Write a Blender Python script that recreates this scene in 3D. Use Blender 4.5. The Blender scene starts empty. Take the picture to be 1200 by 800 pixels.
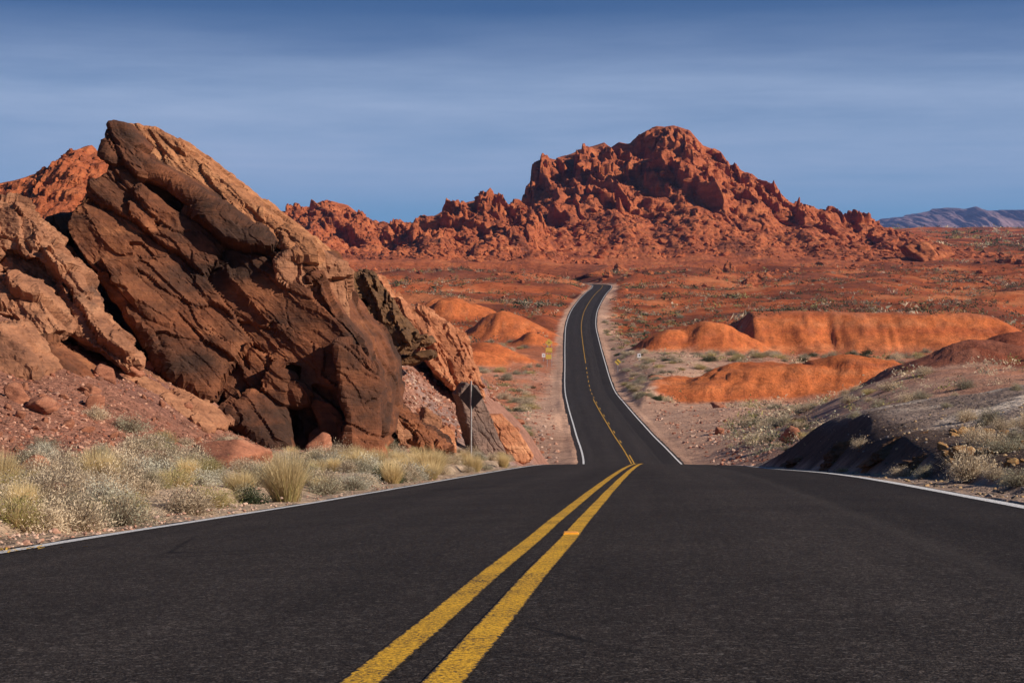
import bpy, math, random
import numpy as np
import openvdb

random.seed(7)
RNG = np.random.default_rng(7)
C = bpy.context.scene.collection
F0 = 2000.0          # focal length of the photograph in its own pixels
HZ = 370.0           # row of the eye-level horizon

# ------------------------------------------------------------------ noise
def _h(i, j, k, seed):
    h = (i.astype(np.uint32) * np.uint32(374761393) + j.astype(np.uint32) * np.uint32(668265263)
         + k.astype(np.uint32) * np.uint32(2147483647 - 58) + np.uint32((seed * 974711 + 12345) & 0xffffffff))
    h = (h ^ (h >> np.uint32(13))) * np.uint32(1274126177)
    h = (h ^ (h >> np.uint32(16))) * np.uint32(2246822519)
    return h ^ (h >> np.uint32(15))

def perlin(p, seed=0):
    p = np.asarray(p, dtype=np.float64)
    f = np.floor(p); i = f.astype(np.int64); t = p - f
    w = t * t * t * (t * (t * 6 - 15) + 10)
    out = np.zeros(len(p))
    for a in (0, 1):
        wx = w[:, 0] if a else 1 - w[:, 0]
        for b in (0, 1):
            wy = w[:, 1] if b else 1 - w[:, 1]
            for c in (0, 1):
                wz = w[:, 2] if c else 1 - w[:, 2]
                h = _h(i[:, 0] + a, i[:, 1] + b, i[:, 2] + c, seed)
                gx = (h & np.uint32(1023)) / 511.5 - 1
                gy = ((h >> np.uint32(10)) & np.uint32(1023)) / 511.5 - 1
                gz = ((h >> np.uint32(20)) & np.uint32(1023)) / 511.5 - 1
                out += wx * wy * wz * (gx * (t[:, 0] - a) + gy * (t[:, 1] - b) + gz * (t[:, 2] - c))
    return out * 1.3

def fbm(p, octaves=4, seed=0, gain=0.5):
    s = np.zeros(len(p)); a = 1.0; q = np.asarray(p, dtype=np.float64).copy()
    for o in range(octaves):
        s += a * perlin(q, seed + o * 17); q = q * 2.03 + 11.3; a *= gain
    return s

def cells(p, seed=0, flat=False):
    """nearest cell: distance F1, F2-F1, four randoms of the cell, offset from its centre"""
    p = np.asarray(p, dtype=np.float64)
    i = np.floor(p).astype(np.int64); n = len(p)
    F1 = np.full(n, 9e9); F2 = np.full(n, 9e9)
    best = np.zeros(n, np.uint32); D = np.zeros((n, 3))
    for a in (-1, 0, 1):
        for b in (-1, 0, 1):
            for c in ((0,) if flat else (-1, 0, 1)):
                ci, cj, ck = i[:, 0] + a, i[:, 1] + b, i[:, 2] + c
                h = _h(ci, cj, ck, seed)
                dx = p[:, 0] - (ci + 0.1 + 0.8 * (h & np.uint32(1023)) / 1023)
                dy = p[:, 1] - (cj + 0.1 + 0.8 * ((h >> np.uint32(10)) & np.uint32(1023)) / 1023)
                dz = np.zeros(n) if flat else p[:, 2] - (ck + 0.1 + 0.8 * ((h >> np.uint32(20)) & np.uint32(1023)) / 1023)
                d = dx * dx + dy * dy + dz * dz
                m = d < F1
                F2 = np.where(m, F1, np.minimum(F2, d))
                F1 = np.where(m, d, F1); best = np.where(m, h, best)
                D[m, 0] = dx[m]; D[m, 1] = dy[m]; D[m, 2] = dz[m]
    z = np.zeros(n, np.int64)
    g = _h(best.astype(np.int64), z + 5, z + 9, seed + 1)
    R = np.stack([(g & np.uint32(255)) / 255., ((g >> np.uint32(8)) & np.uint32(255)) / 255.,
                  ((g >> np.uint32(16)) & np.uint32(255)) / 255., ((g >> np.uint32(24)) & np.uint32(255)) / 255.], 1)
    return np.sqrt(F1), np.sqrt(F2) - np.sqrt(F1), R, D

def facets(p, seed, jump=1.0, tilt=1.0, flat=False):
    F1, e, R, D = cells(p, seed, flat)
    return jump * (R[:, 0] - .5) + tilt * (D * (R[:, 1:4] - .5) * 2).sum(1), e

def sstep(a, b, x):
    t = np.clip((x - a) / (b - a), 0, 1)
    return t * t * (3 - 2 * t)

def pchip(xk, yk):
    xk = np.array(xk, float); yk = np.array(yk, float)
    h = np.diff(xk); d = np.diff(yk) / h
    m = np.zeros(len(xk)); m[0] = d[0]; m[-1] = d[-1]
    for i in range(1, len(xk) - 1):
        m[i] = (d[i - 1] * h[i] + d[i] * h[i - 1]) / (h[i] + h[i - 1])
    def f(x):
        x = np.asarray(x, float)
        i = np.clip(np.searchsorted(xk, x) - 1, 0, len(xk) - 2)
        t = np.clip((x - xk[i]) / h[i], -50, 50)
        t2 = t * t; t3 = t2 * t
        return (yk[i] * (2 * t3 - 3 * t2 + 1) + h[i] * m[i] * (t3 - 2 * t2 + t) + yk[i + 1] * (3 * t2 - 2 * t3) + h[i] * m[i + 1] * (t3 - t2))
    return f

# ------------------------------------------------------------------ mesh helpers
def mesh_np(name, V, Fc, mats=(), smooth=True, colors=None, uv=None, mat_idx=None):
    V = np.ascontiguousarray(V, np.float32); Fc = np.ascontiguousarray(Fc, np.int32)
    me = bpy.data.meshes.new(name)
    n, k = Fc.shape
    me.vertices.add(len(V)); me.vertices.foreach_set('co', V.ravel())
    me.loops.add(n * k); me.loops.foreach_set('vertex_index', Fc.ravel())
    me.polygons.add(n)
    me.polygons.foreach_set('loop_start', np.arange(0, n * k, k, dtype=np.int32))
    me.polygons.foreach_set('loop_total', np.full(n, k, np.int32))
    me.polygons.foreach_set('use_smooth', np.full(n, smooth, bool))
    for m in mats: me.materials.append(m)
    if mat_idx is not None: me.polygons.foreach_set('material_index', np.ascontiguousarray(mat_idx, np.int32))
    if uv is not None:
        u = me.uv_layers.new(name='lane')
        u.data.foreach_set('uv', np.ascontiguousarray(uv[Fc.ravel()], np.float32).ravel())
    me.update(calc_edges=True)
    if colors is not None:
        ca = me.color_attributes.new('soil', 'FLOAT_COLOR', 'POINT')
        cc = np.ones((len(V), 4), np.float32); cc[:, :3] = colors
        ca.data.foreach_set('color', cc.ravel())
    return me

def link(name, me, loc=(0, 0, 0), rot=(0, 0, 0), scale=(1, 1, 1), parent=None):
    o = bpy.data.objects.new(name, me); C.objects.link(o)
    o.location = loc; o.rotation_euler = rot; o.scale = scale
    if parent: o.parent = parent
    return o

def tag(o, label=None, cat=None, group=None, kind=None):
    if label: o['label'] = label
    if cat: o['category'] = cat
    if group: o['group'] = group
    if kind: o['kind'] = kind
    return o

def grid_faces(r, c):
    i = np.arange(r - 1)[:, None] * c + np.arange(c - 1)[None, :]
    return np.stack([i, i + 1, i + c + 1, i + c], -1).reshape(-1, 4)

def boxmesh(bm_list):
    """several bevelled boxes (cx,cy,cz,sx,sy,sz) -> verts, quads"""
    V = []; Q = []
    for (cx, cy, cz, sx, sy, sz) in bm_list:
        b = len(V)
        for dx in (-.5, .5):
            for dy in (-.5, .5):
                for dz in (-.5, .5):
                    V.append((cx + dx * sx, cy + dy * sy, cz + dz * sz))
        for f in ((0, 1, 3, 2), (4, 6, 7, 5), (0, 4, 5, 1), (2, 3, 7, 6), (0, 2, 6, 4), (1, 5, 7, 3)):
            Q.append([b + x for x in f])
    return np.array(V), np.array(Q)

# ------------------------------------------------------------------ materials
def newmat(name):
    m = bpy.data.materials.new(name); m.use_nodes = True
    nt = m.node_tree; nt.nodes.clear()
    o = nt.nodes.new('ShaderNodeOutputMaterial'); b = nt.nodes.new('ShaderNodeBsdfPrincipled')
    nt.links.new(b.outputs[0], o.inputs[0])
    b.inputs['Specular IOR Level'].default_value = 0.2
    b.inputs['Roughness'].default_value = 0.9
    return m, nt, b

class G:
    """small node-building helper"""
    def __init__(s, nt): s.nt = nt; s.n = nt.nodes; s.l = nt.links
    def put(s, sock, v):
        if isinstance(v, bpy.types.NodeSocket): s.l.new(v, sock)
        elif v is not None:
            if sock.type == 'RGBA' and len(v) == 3: v = (*v, 1)
            sock.default_value = v
    def coord(s, which='Object'): return s.n.new('ShaderNodeTexCoord').outputs[which]
    def mapping(s, v, rot=(0, 0, 0), scale=(1, 1, 1), loc=(0, 0, 0)):
        m = s.n.new('ShaderNodeMapping'); s.put(m.inputs[0], v)
        m.inputs['Rotation'].default_value = rot; m.inputs['Scale'].default_value = scale; m.inputs['Location'].default_value = loc
        return m.outputs[0]
    def noise(s, v, scale, detail=4, rough=.55, dist=0.0):
        t = s.n.new('ShaderNodeTexNoise'); s.put(t.inputs['Vector'], v)
        t.inputs['Scale'].default_value = scale; t.inputs['Detail'].default_value = detail
        t.inputs['Roughness'].default_value = rough; t.inputs['Distortion'].default_value = dist
        return t.outputs['Fac']
    def voronoi(s, v, scale, feature='F1', out='Distance', rand=1.0):
        t = s.n.new('ShaderNodeTexVoronoi'); t.feature = feature; s.put(t.inputs['Vector'], v)
        t.inputs['Scale'].default_value = scale; t.inputs['Randomness'].default_value = rand
        return t.outputs[out]
    def ramp(s, f, stops):
        r = s.n.new('ShaderNodeValToRGB'); s.put(r.inputs[0], f)
        e = r.color_ramp.elements
        while len(e) < len(stops): e.new(.5)
        for x, (p, c) in zip(e, stops):
            x.position = p
            x.color = (c, c, c, 1) if isinstance(c, (int, float)) else (*c, 1)
        return r.outputs[0]
    def mix(s, f, a, b, mode='MIX'):
        m = s.n.new('ShaderNodeMix'); m.data_type = 'RGBA'; m.blend_type = mode
        s.put(m.inputs[0], f); s.put(m.inputs[6], a); s.put(m.inputs[7], b)
        return m.outputs[2]
    def math(s, op, a, b=None, c=None):
        m = s.n.new('ShaderNodeMath'); m.operation = op
        s.put(m.inputs[0], a)
        if b is not None: s.put(m.inputs[1], b)
        if c is not None: s.put(m.inputs[2], c)
        return m.outputs[0]
    def bump(s, h, dist=.05, strength=1.0, normal=None):
        b = s.n.new('ShaderNodeBump'); s.put(b.inputs['Height'], h)
        b.inputs['Distance'].default_value = dist; b.inputs['Strength'].default_value = strength
        if normal is not None: s.l.new(normal, b.inputs['Normal'])
        return b.outputs[0]
    def attr(s, name, out='Color'):
        a = s.n.new('ShaderNodeAttribute'); a.attribute_name = name; return a.outputs[out]
    def rnd(s): return s.n.new('ShaderNodeObjectInfo').outputs['Random']

def rock_mat(name, light, mid, dark, varnish, var_lo=.5, var_hi=.62, scale=1.0, bed=(0, 42, 0), bumpd=.06, strata=True, perobj=False):
    m, nt, b = newmat(name); g = G(nt)
    co = g.coord('Object')
    if perobj:
        r = g.rnd(); v = nt.nodes.new('ShaderNodeVectorMath'); v.operation = 'ADD'
        nt.links.new(co, v.inputs[0])
        cx = nt.nodes.new('ShaderNodeCombineXYZ'); x40 = g.math('MULTIPLY', r, 90.0)
        nt.links.new(x40, cx.inputs[0]); nt.links.new(x40, cx.inputs[2]); nt.links.new(cx.outputs[0], v.inputs[1])
        co = v.outputs[0]
    bedv = g.mapping(co, rot=tuple(math.radians(a) for a in bed), scale=(.35, .35, 2.6))
    n1 = g.noise(co, .45 * scale, 6, .6, .6)
    n2 = g.noise(bedv, 1.1 * scale, 6, .65, .4)
    n3 = g.noise(co, 5 * scale, 6, .65)
    base = g.ramp(g.math('ADD', g.math('MULTIPLY', n1, .45), g.math('MULTIPLY', n2, .55)), [(.36, dark), (.5, mid), (.64, light)])
    base = g.mix(.8, base, g.ramp(n3, [(.25, (.5, .46, .45)), (.5, (.9, .9, .9)), (.75, (1.25, 1.2, 1.15))]), 'MULTIPLY')
    # desert varnish: dark stained patches with a crisp ragged edge
    vn = g.math('ADD', g.math('MULTIPLY', g.noise(co, .32 * scale, 7, .6, .8), .7), g.math('MULTIPLY', g.noise(bedv, .8 * scale, 6, .6), .3))
    vm = g.ramp(vn, [(var_lo, 0), (var_hi, 1)])
    col = g.mix(vm, base, g.mix(.6, varnish, g.ramp(n3, [(.3, .45), (.7, 1.4)]), 'MULTIPLY'))
    g.put(b.inputs['Base Color'], col)
    cr = g.voronoi(g.mapping(bedv, scale=(1.3, 1.3, .5)), 1.6 * scale, 'DISTANCE_TO_EDGE')
    crk = g.ramp(cr, [(0, 0), (.035, 1)])
    h = g.math('ADD', g.math('MULTIPLY', n3, .5), g.math('MULTIPLY', n2, 1.5 if strata else .5))
    h = g.math('ADD', h, g.math('MULTIPLY', g.noise(co, 17 * scale, 4, .6), .25))
    h = g.math('ADD', h, g.math('MULTIPLY', crk, .18))
    g.put(b.inputs['Normal'], g.bump(h, bumpd, 1.0))
    return m

M = {}
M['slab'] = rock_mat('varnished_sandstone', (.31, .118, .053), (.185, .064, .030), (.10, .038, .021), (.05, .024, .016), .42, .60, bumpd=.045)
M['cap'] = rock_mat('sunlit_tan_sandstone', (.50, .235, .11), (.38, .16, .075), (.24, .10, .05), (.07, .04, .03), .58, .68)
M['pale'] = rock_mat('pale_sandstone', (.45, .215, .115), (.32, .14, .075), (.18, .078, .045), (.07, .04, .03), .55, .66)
M['orange'] = rock_mat('orange_sandstone', (.56, .26, .135), (.43, .165, .08), (.27, .095, .048), (.10, .045, .03), .60, .72, bed=(0, 58, 0))
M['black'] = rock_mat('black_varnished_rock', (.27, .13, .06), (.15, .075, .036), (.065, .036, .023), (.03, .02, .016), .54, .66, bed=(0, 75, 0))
M['greyplate'] = rock_mat('grey_varnished_plate', (.30, .18, .14), (.22, .135, .105), (.15, .09, .07), (.15, .105, .09), .45, .6, bed=(0, 60, 0))
M['boulder'] = rock_mat('red_boulder_rock', (.48, .22, .13), (.36, .14, .08), (.2, .075, .045), (.08, .04, .03), .62, .72, scale=1.6, strata=False, perobj=True, bumpd=.03)
M['ochre'] = rock_mat('ochre_boulder_rock', (.5, .32, .14), (.38, .2, .08), (.2, .11, .06), (.08, .05, .03), .6, .72, scale=2.0, strata=False, perobj=True, bumpd=.02)
M['butte'] = rock_mat('red_butte_rock', (.52, .165, .062), (.38, .10, .038), (.19, .05, .023), (.11, .034, .02), .54, .68, scale=.12, bed=(0, 20, 0), bumpd=.8)
M['outcrop'] = rock_mat('red_outcrop_rock', (.50, .17, .07), (.38, .11, .042), (.2, .055, .027), (.11, .036, .024), .58, .7, scale=.3, bed=(0, 30, 0), bumpd=.35, perobj=True)

def soil_mat():
    m, nt, b = newmat('desert_soil'); g = G(nt)
    co = g.coord('Object'); a = g.attr('soil')
    n_big = g.noise(co, .035, 6, .6, .5); n_mid = g.noise(co, .6, 6, .65); n_fine = g.noise(co, 9, 5, .7); n_m2 = g.noise(co, 2.3, 5, .7)
    c = g.mix(1, a, g.ramp(n_big, [(.3, (.72, .68, .66)), (.5, (1, 1, 1)), (.7, (1.18, 1.2, 1.2))]), 'MULTIPLY')
    c = g.mix(1, c, g.ramp(n_mid, [(.3, (.68, .66, .66)), (.5, (1, 1, 1)), (.72, (1.22, 1.2, 1.2))]), 'MULTIPLY')
    c = g.mix(.8, c, g.ramp(n_fine, [(.3, (.55, .53, .52)), (.5, (1, 1, 1)), (.7, (1.4, 1.38, 1.35))]), 'MULTIPLY')
    c = g.mix(.9, c, g.ramp(n_m2, [(.3, (.62, .6, .6)), (.5, (1, 1, 1)), (.7, (1.3, 1.28, 1.26))]), 'MULTIPLY')
    g.put(b.inputs['Base Color'], c)
    peb = g.voronoi(co, 7, 'F1'); peb2 = g.voronoi(co, 22, 'F1')
    h = g.math('ADD', g.math('MULTIPLY', n_mid, 2.2), g.math('ADD', g.math('MULTIPLY', n_m2, 1.1), g.math('MULTIPLY', n_fine, .35)))
    h = g.math('SUBTRACT', h, g.math('ADD', g.math('MULTIPLY', peb, .35), g.math('MULTIPLY', peb2, .15)))
    g.put(b.inputs['Normal'], g.bump(h, .14, 1.0))
    b.inputs['Specular IOR Level'].default_value = 0.08
    return m
M['soil'] = soil_mat()

def asphalt_mat():
    m, nt, b = newmat('asphalt'); g = G(nt)
    co = g.coord('Object')
    uv = nt.nodes.new('ShaderNodeUVMap'); uv.uv_map = 'lane'
    sep = nt.nodes.new('ShaderNodeSeparateXYZ'); nt.links.new(uv.outputs[0], sep.inputs[0])
    off, dist = sep.outputs[0], sep.outputs[1]
    grain = g.noise(co, 95, 3, .75); speck = g.voronoi(co, 70, 'F1', 'Color'); big = g.noise(co, .7, 5, .6)
    streak = g.noise(g.mapping(uv.outputs[0], scale=(2.2, .05, 1)), 1.0, 4, .6)
    cellr = nt.nodes.new('ShaderNodeSeparateColor'); nt.links.new(g.voronoi(co, 190, 'F1', 'Color'), cellr.inputs[0])
    gr = g.math('ADD', g.math('MULTIPLY', grain, .55), g.math('MULTIPLY', cellr.outputs[1], .45))
    c = g.ramp(gr, [(.26, (.008, .0062, .0053)), (.50, (.026, .0205, .0175)), (.68, (.056, .045, .039)), (.80, (.12, .098, .085))])
    sp = nt.nodes.new('ShaderNodeSeparateColor'); nt.links.new(speck, sp.inputs[0])
    c = g.mix(g.ramp(sp.outputs[0], [(.95, 0), (.96, .35)]), c, (.14, .125, .115))
    c = g.mix(1, c, g.ramp(g.noise(co, 34, 4, .8), [(.30, .42), (.5, .95), (.68, 2.0)]), 'MULTIPLY')
    c = g.mix(1, c, g.ramp(g.noise(co, 9, 5, .75), [(.3, .75), (.7, 1.3)]), 'MULTIPLY')
    c = g.mix(1, c, g.ramp(big, [(.3, .82), (.7, 1.18)]), 'MULTIPLY')
    # fine transverse cracks
    ck = g.voronoi(g.mapping(uv.outputs[0], scale=(.22, .16, 1)), 1.0, 'DISTANCE_TO_EDGE')
    ckm = g.math('MULTIPLY', g.ramp(g.math('ADD', ck, g.math('MULTIPLY', g.math('SUBTRACT', g.noise(co, 3, 4, .7), .5), .02)), [(0, 1), (.0022, 0)]), g.ramp(g.noise(co, .35, 3), [(.52, 0), (.6, .75)]))
    c = g.mix(ckm, c, (.008, .007, .0065))
    c = g.mix(1, c, g.ramp(streak, [(.3, .84), (.7, 1.18)]), 'MULTIPLY')
    trk = g.math('SINE', g.math('MULTIPLY', g.math('ABSOLUTE', off), 3.49))
    c = g.mix(1, c, g.ramp(g.math('MULTIPLY_ADD', trk, .5, .5), [(0, 1.07), (1, .93)]), 'MULTIPLY')
    # paler longitudinal joint in the right lane, darker outer strip of the later paving pass
    wob = g.math('MULTIPLY', g.math('SUBTRACT', g.noise(g.mapping(uv.outputs[0], scale=(.01, .35, 1)), 1.0, 3), .5), .12)
    o2 = g.math('ADD', off, wob)
    seam = g.math('ABSOLUTE', g.math('SUBTRACT', o2, 2.08))
    c = g.mix(g.ramp(seam, [(0, .24), (.12, 0)]), c, (.075, .062, .054))
    outer = g.ramp(o2, [(0, 0), (1, 1)])
    md = nt.nodes.new('ShaderNodeMapRange'); nt.links.new(o2, md.inputs[0]); md.inputs[1].default_value = 2.1; md.inputs[2].default_value = 2.3
    md.inputs[3].default_value = 1.06; md.inputs[4].default_value = .8
    c = g.mix(1, c, md.outputs[0], 'MULTIPLY')
    # dust towards the ragged edge
    da = g.math('ABSOLUTE', off)
    dust = g.math('MULTIPLY', g.ramp(g.math('SUBTRACT', da, 3.3), [(.35, 0), (.85, .55)]), g.noise(co, 3, 5, .7))
    c = g.mix(dust, c, (.20, .145, .115))
    g.put(b.inputs['Base Color'], c)
    b.inputs['Roughness'].default_value = .75
    b.inputs['Specular IOR Level'].default_value = .06
    h = g.math('ADD', grain, g.math('MULTIPLY', g.noise(co, 1.5, 3), .6))
    g.put(b.inputs['Normal'], g.bump(h, .008, .9))
    return m
M['asphalt'] = asphalt_mat()

def paint_mat(name, c1, c2, lo, hi):
    m, nt, b = newmat(name); g = G(nt); co = g.coord('Object')
    grain = g.noise(co, 75, 3, .75); big = g.noise(co, 2.2, 4, .6)
    wear = g.math('ADD', grain, g.math('MULTIPLY', g.math('SUBTRACT', big, .5), .35))
    col = g.mix(g.noise(co, 28, 3, .6), c1, c2)
    spc = nt.nodes.new('ShaderNodeSeparateColor'); nt.links.new(g.voronoi(co, 130, 'F1', 'Color'), spc.inputs[0])
    col = g.mix(1, col, g.ramp(spc.outputs[0], [(0, .72), (.5, 1.0), (1, 1.25)]), 'MULTIPLY')
    uv = nt.nodes.new('ShaderNodeUVMap'); uv.uv_map = 'lane'
    se = nt.nodes.new('ShaderNodeSeparateXYZ'); nt.links.new(uv.outputs[0], se.inputs[0])
    edge = g.math('MINIMUM', se.outputs[0], g.math('SUBTRACT', 1.0, se.outputs[0]))
    edge = g.math('ADD', edge, g.math('MULTIPLY', g.math('SUBTRACT', g.noise(co, 38, 4, .7), .5), .42))
    keep = g.math('MULTIPLY', g.ramp(wear, [(lo, 0), (hi, 1)]), g.ramp(edge, [(.035, 0), (.07, 1)]))
    keep = g.math('MULTIPLY', keep, g.ramp(spc.outputs[1], [(.07, .25), (.09, 1)]))
    c = g.mix(keep, (.028, .022, .019), col)
    g.put(b.inputs['Base Color'], c)
    b.inputs['Roughness'].default_value = .7
    g.put(b.inputs['Normal'], g.bump(grain, .006, .8))
    return m
M['yellow'] = paint_mat('worn_yellow_paint', (.78, .43, .025), (.56, .28, .02), .36, .50)
M['white'] = paint_mat('worn_white_paint', (.80, .77, .75), (.58, .55, .53), .26, .38)

def plain(name, c, rough=.6, metal=0.0, nscale=12, amp=.25):
    m, nt, b = newmat(name); g = G(nt); co = g.coord('Object')
    n = g.noise(co, nscale, 4, .6)
    g.put(b.inputs['Base Color'], g.mix(1, c, g.ramp(n, [(.3, 1 - amp), (.7, 1 + amp)]), 'MULTIPLY'))
    b.inputs['Roughness'].default_value = rough; b.inputs['Metallic'].default_value = metal
    return m
M['signback'] = plain('dull_sign_back', (.085, .075, .07), .7, .1)
M['steel'] = plain('galvanised_post', (.5, .48, .47), .5, .6)
M['signyellow'] = plain('yellow_sign_face', (.64, .43, .09), .5, 0, 3, .1)
M['signwhite'] = plain('white_sign_face', (.75, .72, .72), .5, 0, 3, .1)
M['signdark'] = plain('black_sign_mark', (.03, .03, .03), .5)
M['reflector'] = plain('orange_marker', (.85, .34, .03), .4, 0, 30, .1)
M['deadleaf'] = plain('dry_yellow_leaf', (.5, .3, .06), .8, 0, 40, .3)

def leaf_mat(name, c1, c2, rough=.8):
    m, nt, b = newmat(name); g = G(nt); co = g.coord('Object')
    r = g.rnd()
    n = g.noise(co, 16, 3, .6)
    c = g.mix(g.ramp(n, [(.35, 0), (.65, 1)]), c1, c2)
    c = g.mix(1, c, g.ramp(r, [(0, (.78, .76, .74)), (1, (1.18, 1.16, 1.1))]), 'MULTIPLY')
    g.put(b.inputs['Base Color'], c); b.inputs['Roughness'].default_value = rough
    b.inputs['Specular IOR Level'].default_value = .1
    tr = nt.nodes.new('ShaderNodeBsdfTranslucent'); nt.links.new(c, tr.inputs[0])
    mx = nt.nodes.new('ShaderNodeMixShader'); mx.inputs[0].default_value = .3
    out = [x for x in nt.nodes if x.type == 'OUTPUT_MATERIAL'][0]
    nt.links.new(b.outputs[0], mx.inputs[1]); nt.links.new(tr.outputs[0], mx.inputs[2]); nt.links.new(mx.outputs[0], out.inputs[0])
    return m
M['l_pale'] = leaf_mat('pale_dry_leaves', (.78, .64, .47), (.62, .50, .36))
M['l_grey'] = leaf_mat('grey_green_leaves', (.48, .43, .32), (.33, .31, .22))
M['l_yellow'] = leaf_mat('straw_grass', (.78, .62, .36), (.62, .48, .26))
M['l_olive'] = leaf_mat('olive_leaves', (.42, .36, .15), (.28, .26, .10))
M['l_dark'] = leaf_mat('dark_green_leaves', (.07, .095, .045), (.035, .055, .03))
M['l_white'] = leaf_mat('silvery_leaves', (.70, .66, .54), (.55, .52, .42))
M['twig'] = leaf_mat('dry_twigs', (.24, .17, .115), (.14, .1, .075))

# ------------------------------------------------------------------ the road's line
_zk = pchip([50, 58, 66, 80, 95, 110, 128, 150, 180, 215, 247, 275, 306, 360, 418, 470, 520, 580, 640, 670, 700, 730, 765],
            [-4.36, -5.025, -5.71, -7.02, -8.8, -10.15, -10.92, -11.15, -11.15, -10.97, -10.85, -9.9, -8.4, -5.4, -2.1, 1.2, 4.4, 7.7, 10.75, 12.1, 13.0, 13.7, 14.3])
_xk = pchip([50, 58, 66, 95, 128, 165, 215, 247, 306, 360, 418, 470, 520, 580, 640, 665, 690, 710, 730, 750, 765],
            [3.605, 4.281, 4.957, 7.1, 8.98, 9.75, 10.6, 11.3, 13.1, 14.8, 16.9, 19.8, 23.6, 28.5, 33.7, 35.0, 34.2, 30.5, 23, 10, -4])
_cl = pchip([-30, 0, 11, 20, 30, 45, 60, 120, 800], [.035, .035, .037, .05, .05, .035, .01, .012, .012])
_cr = pchip([-30, 0, 14, 25, 45, 60, 120, 800], [.012, .012, .012, .014, -.014, -.012, -.012, -.012])
YMAX = 765.0
def xc(Y): Y = np.asarray(Y, float); return np.where(Y < 52, -.62 + .0845 * Y, _xk(np.clip(Y, 50, YMAX)))
def zc(Y): Y = np.asarray(Y, float); return np.where(Y < 52, -.61 - .068 * Y - .00014 * Y * Y, _zk(np.clip(Y, 50, YMAX)))
def xslope(Y): return (xc(Y + .5) - xc(Y - .5))
def zroad(X, Y):
    o = (X - xc(Y)) / np.sqrt(1 + xslope(Y) ** 2)
    return zc(Y) + np.where(o < 0, o * _cl(Y), o * _cr(Y)) - .0015 * o * o
HL, HR = 4.05, 3.95   # paved half widths left and right

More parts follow.
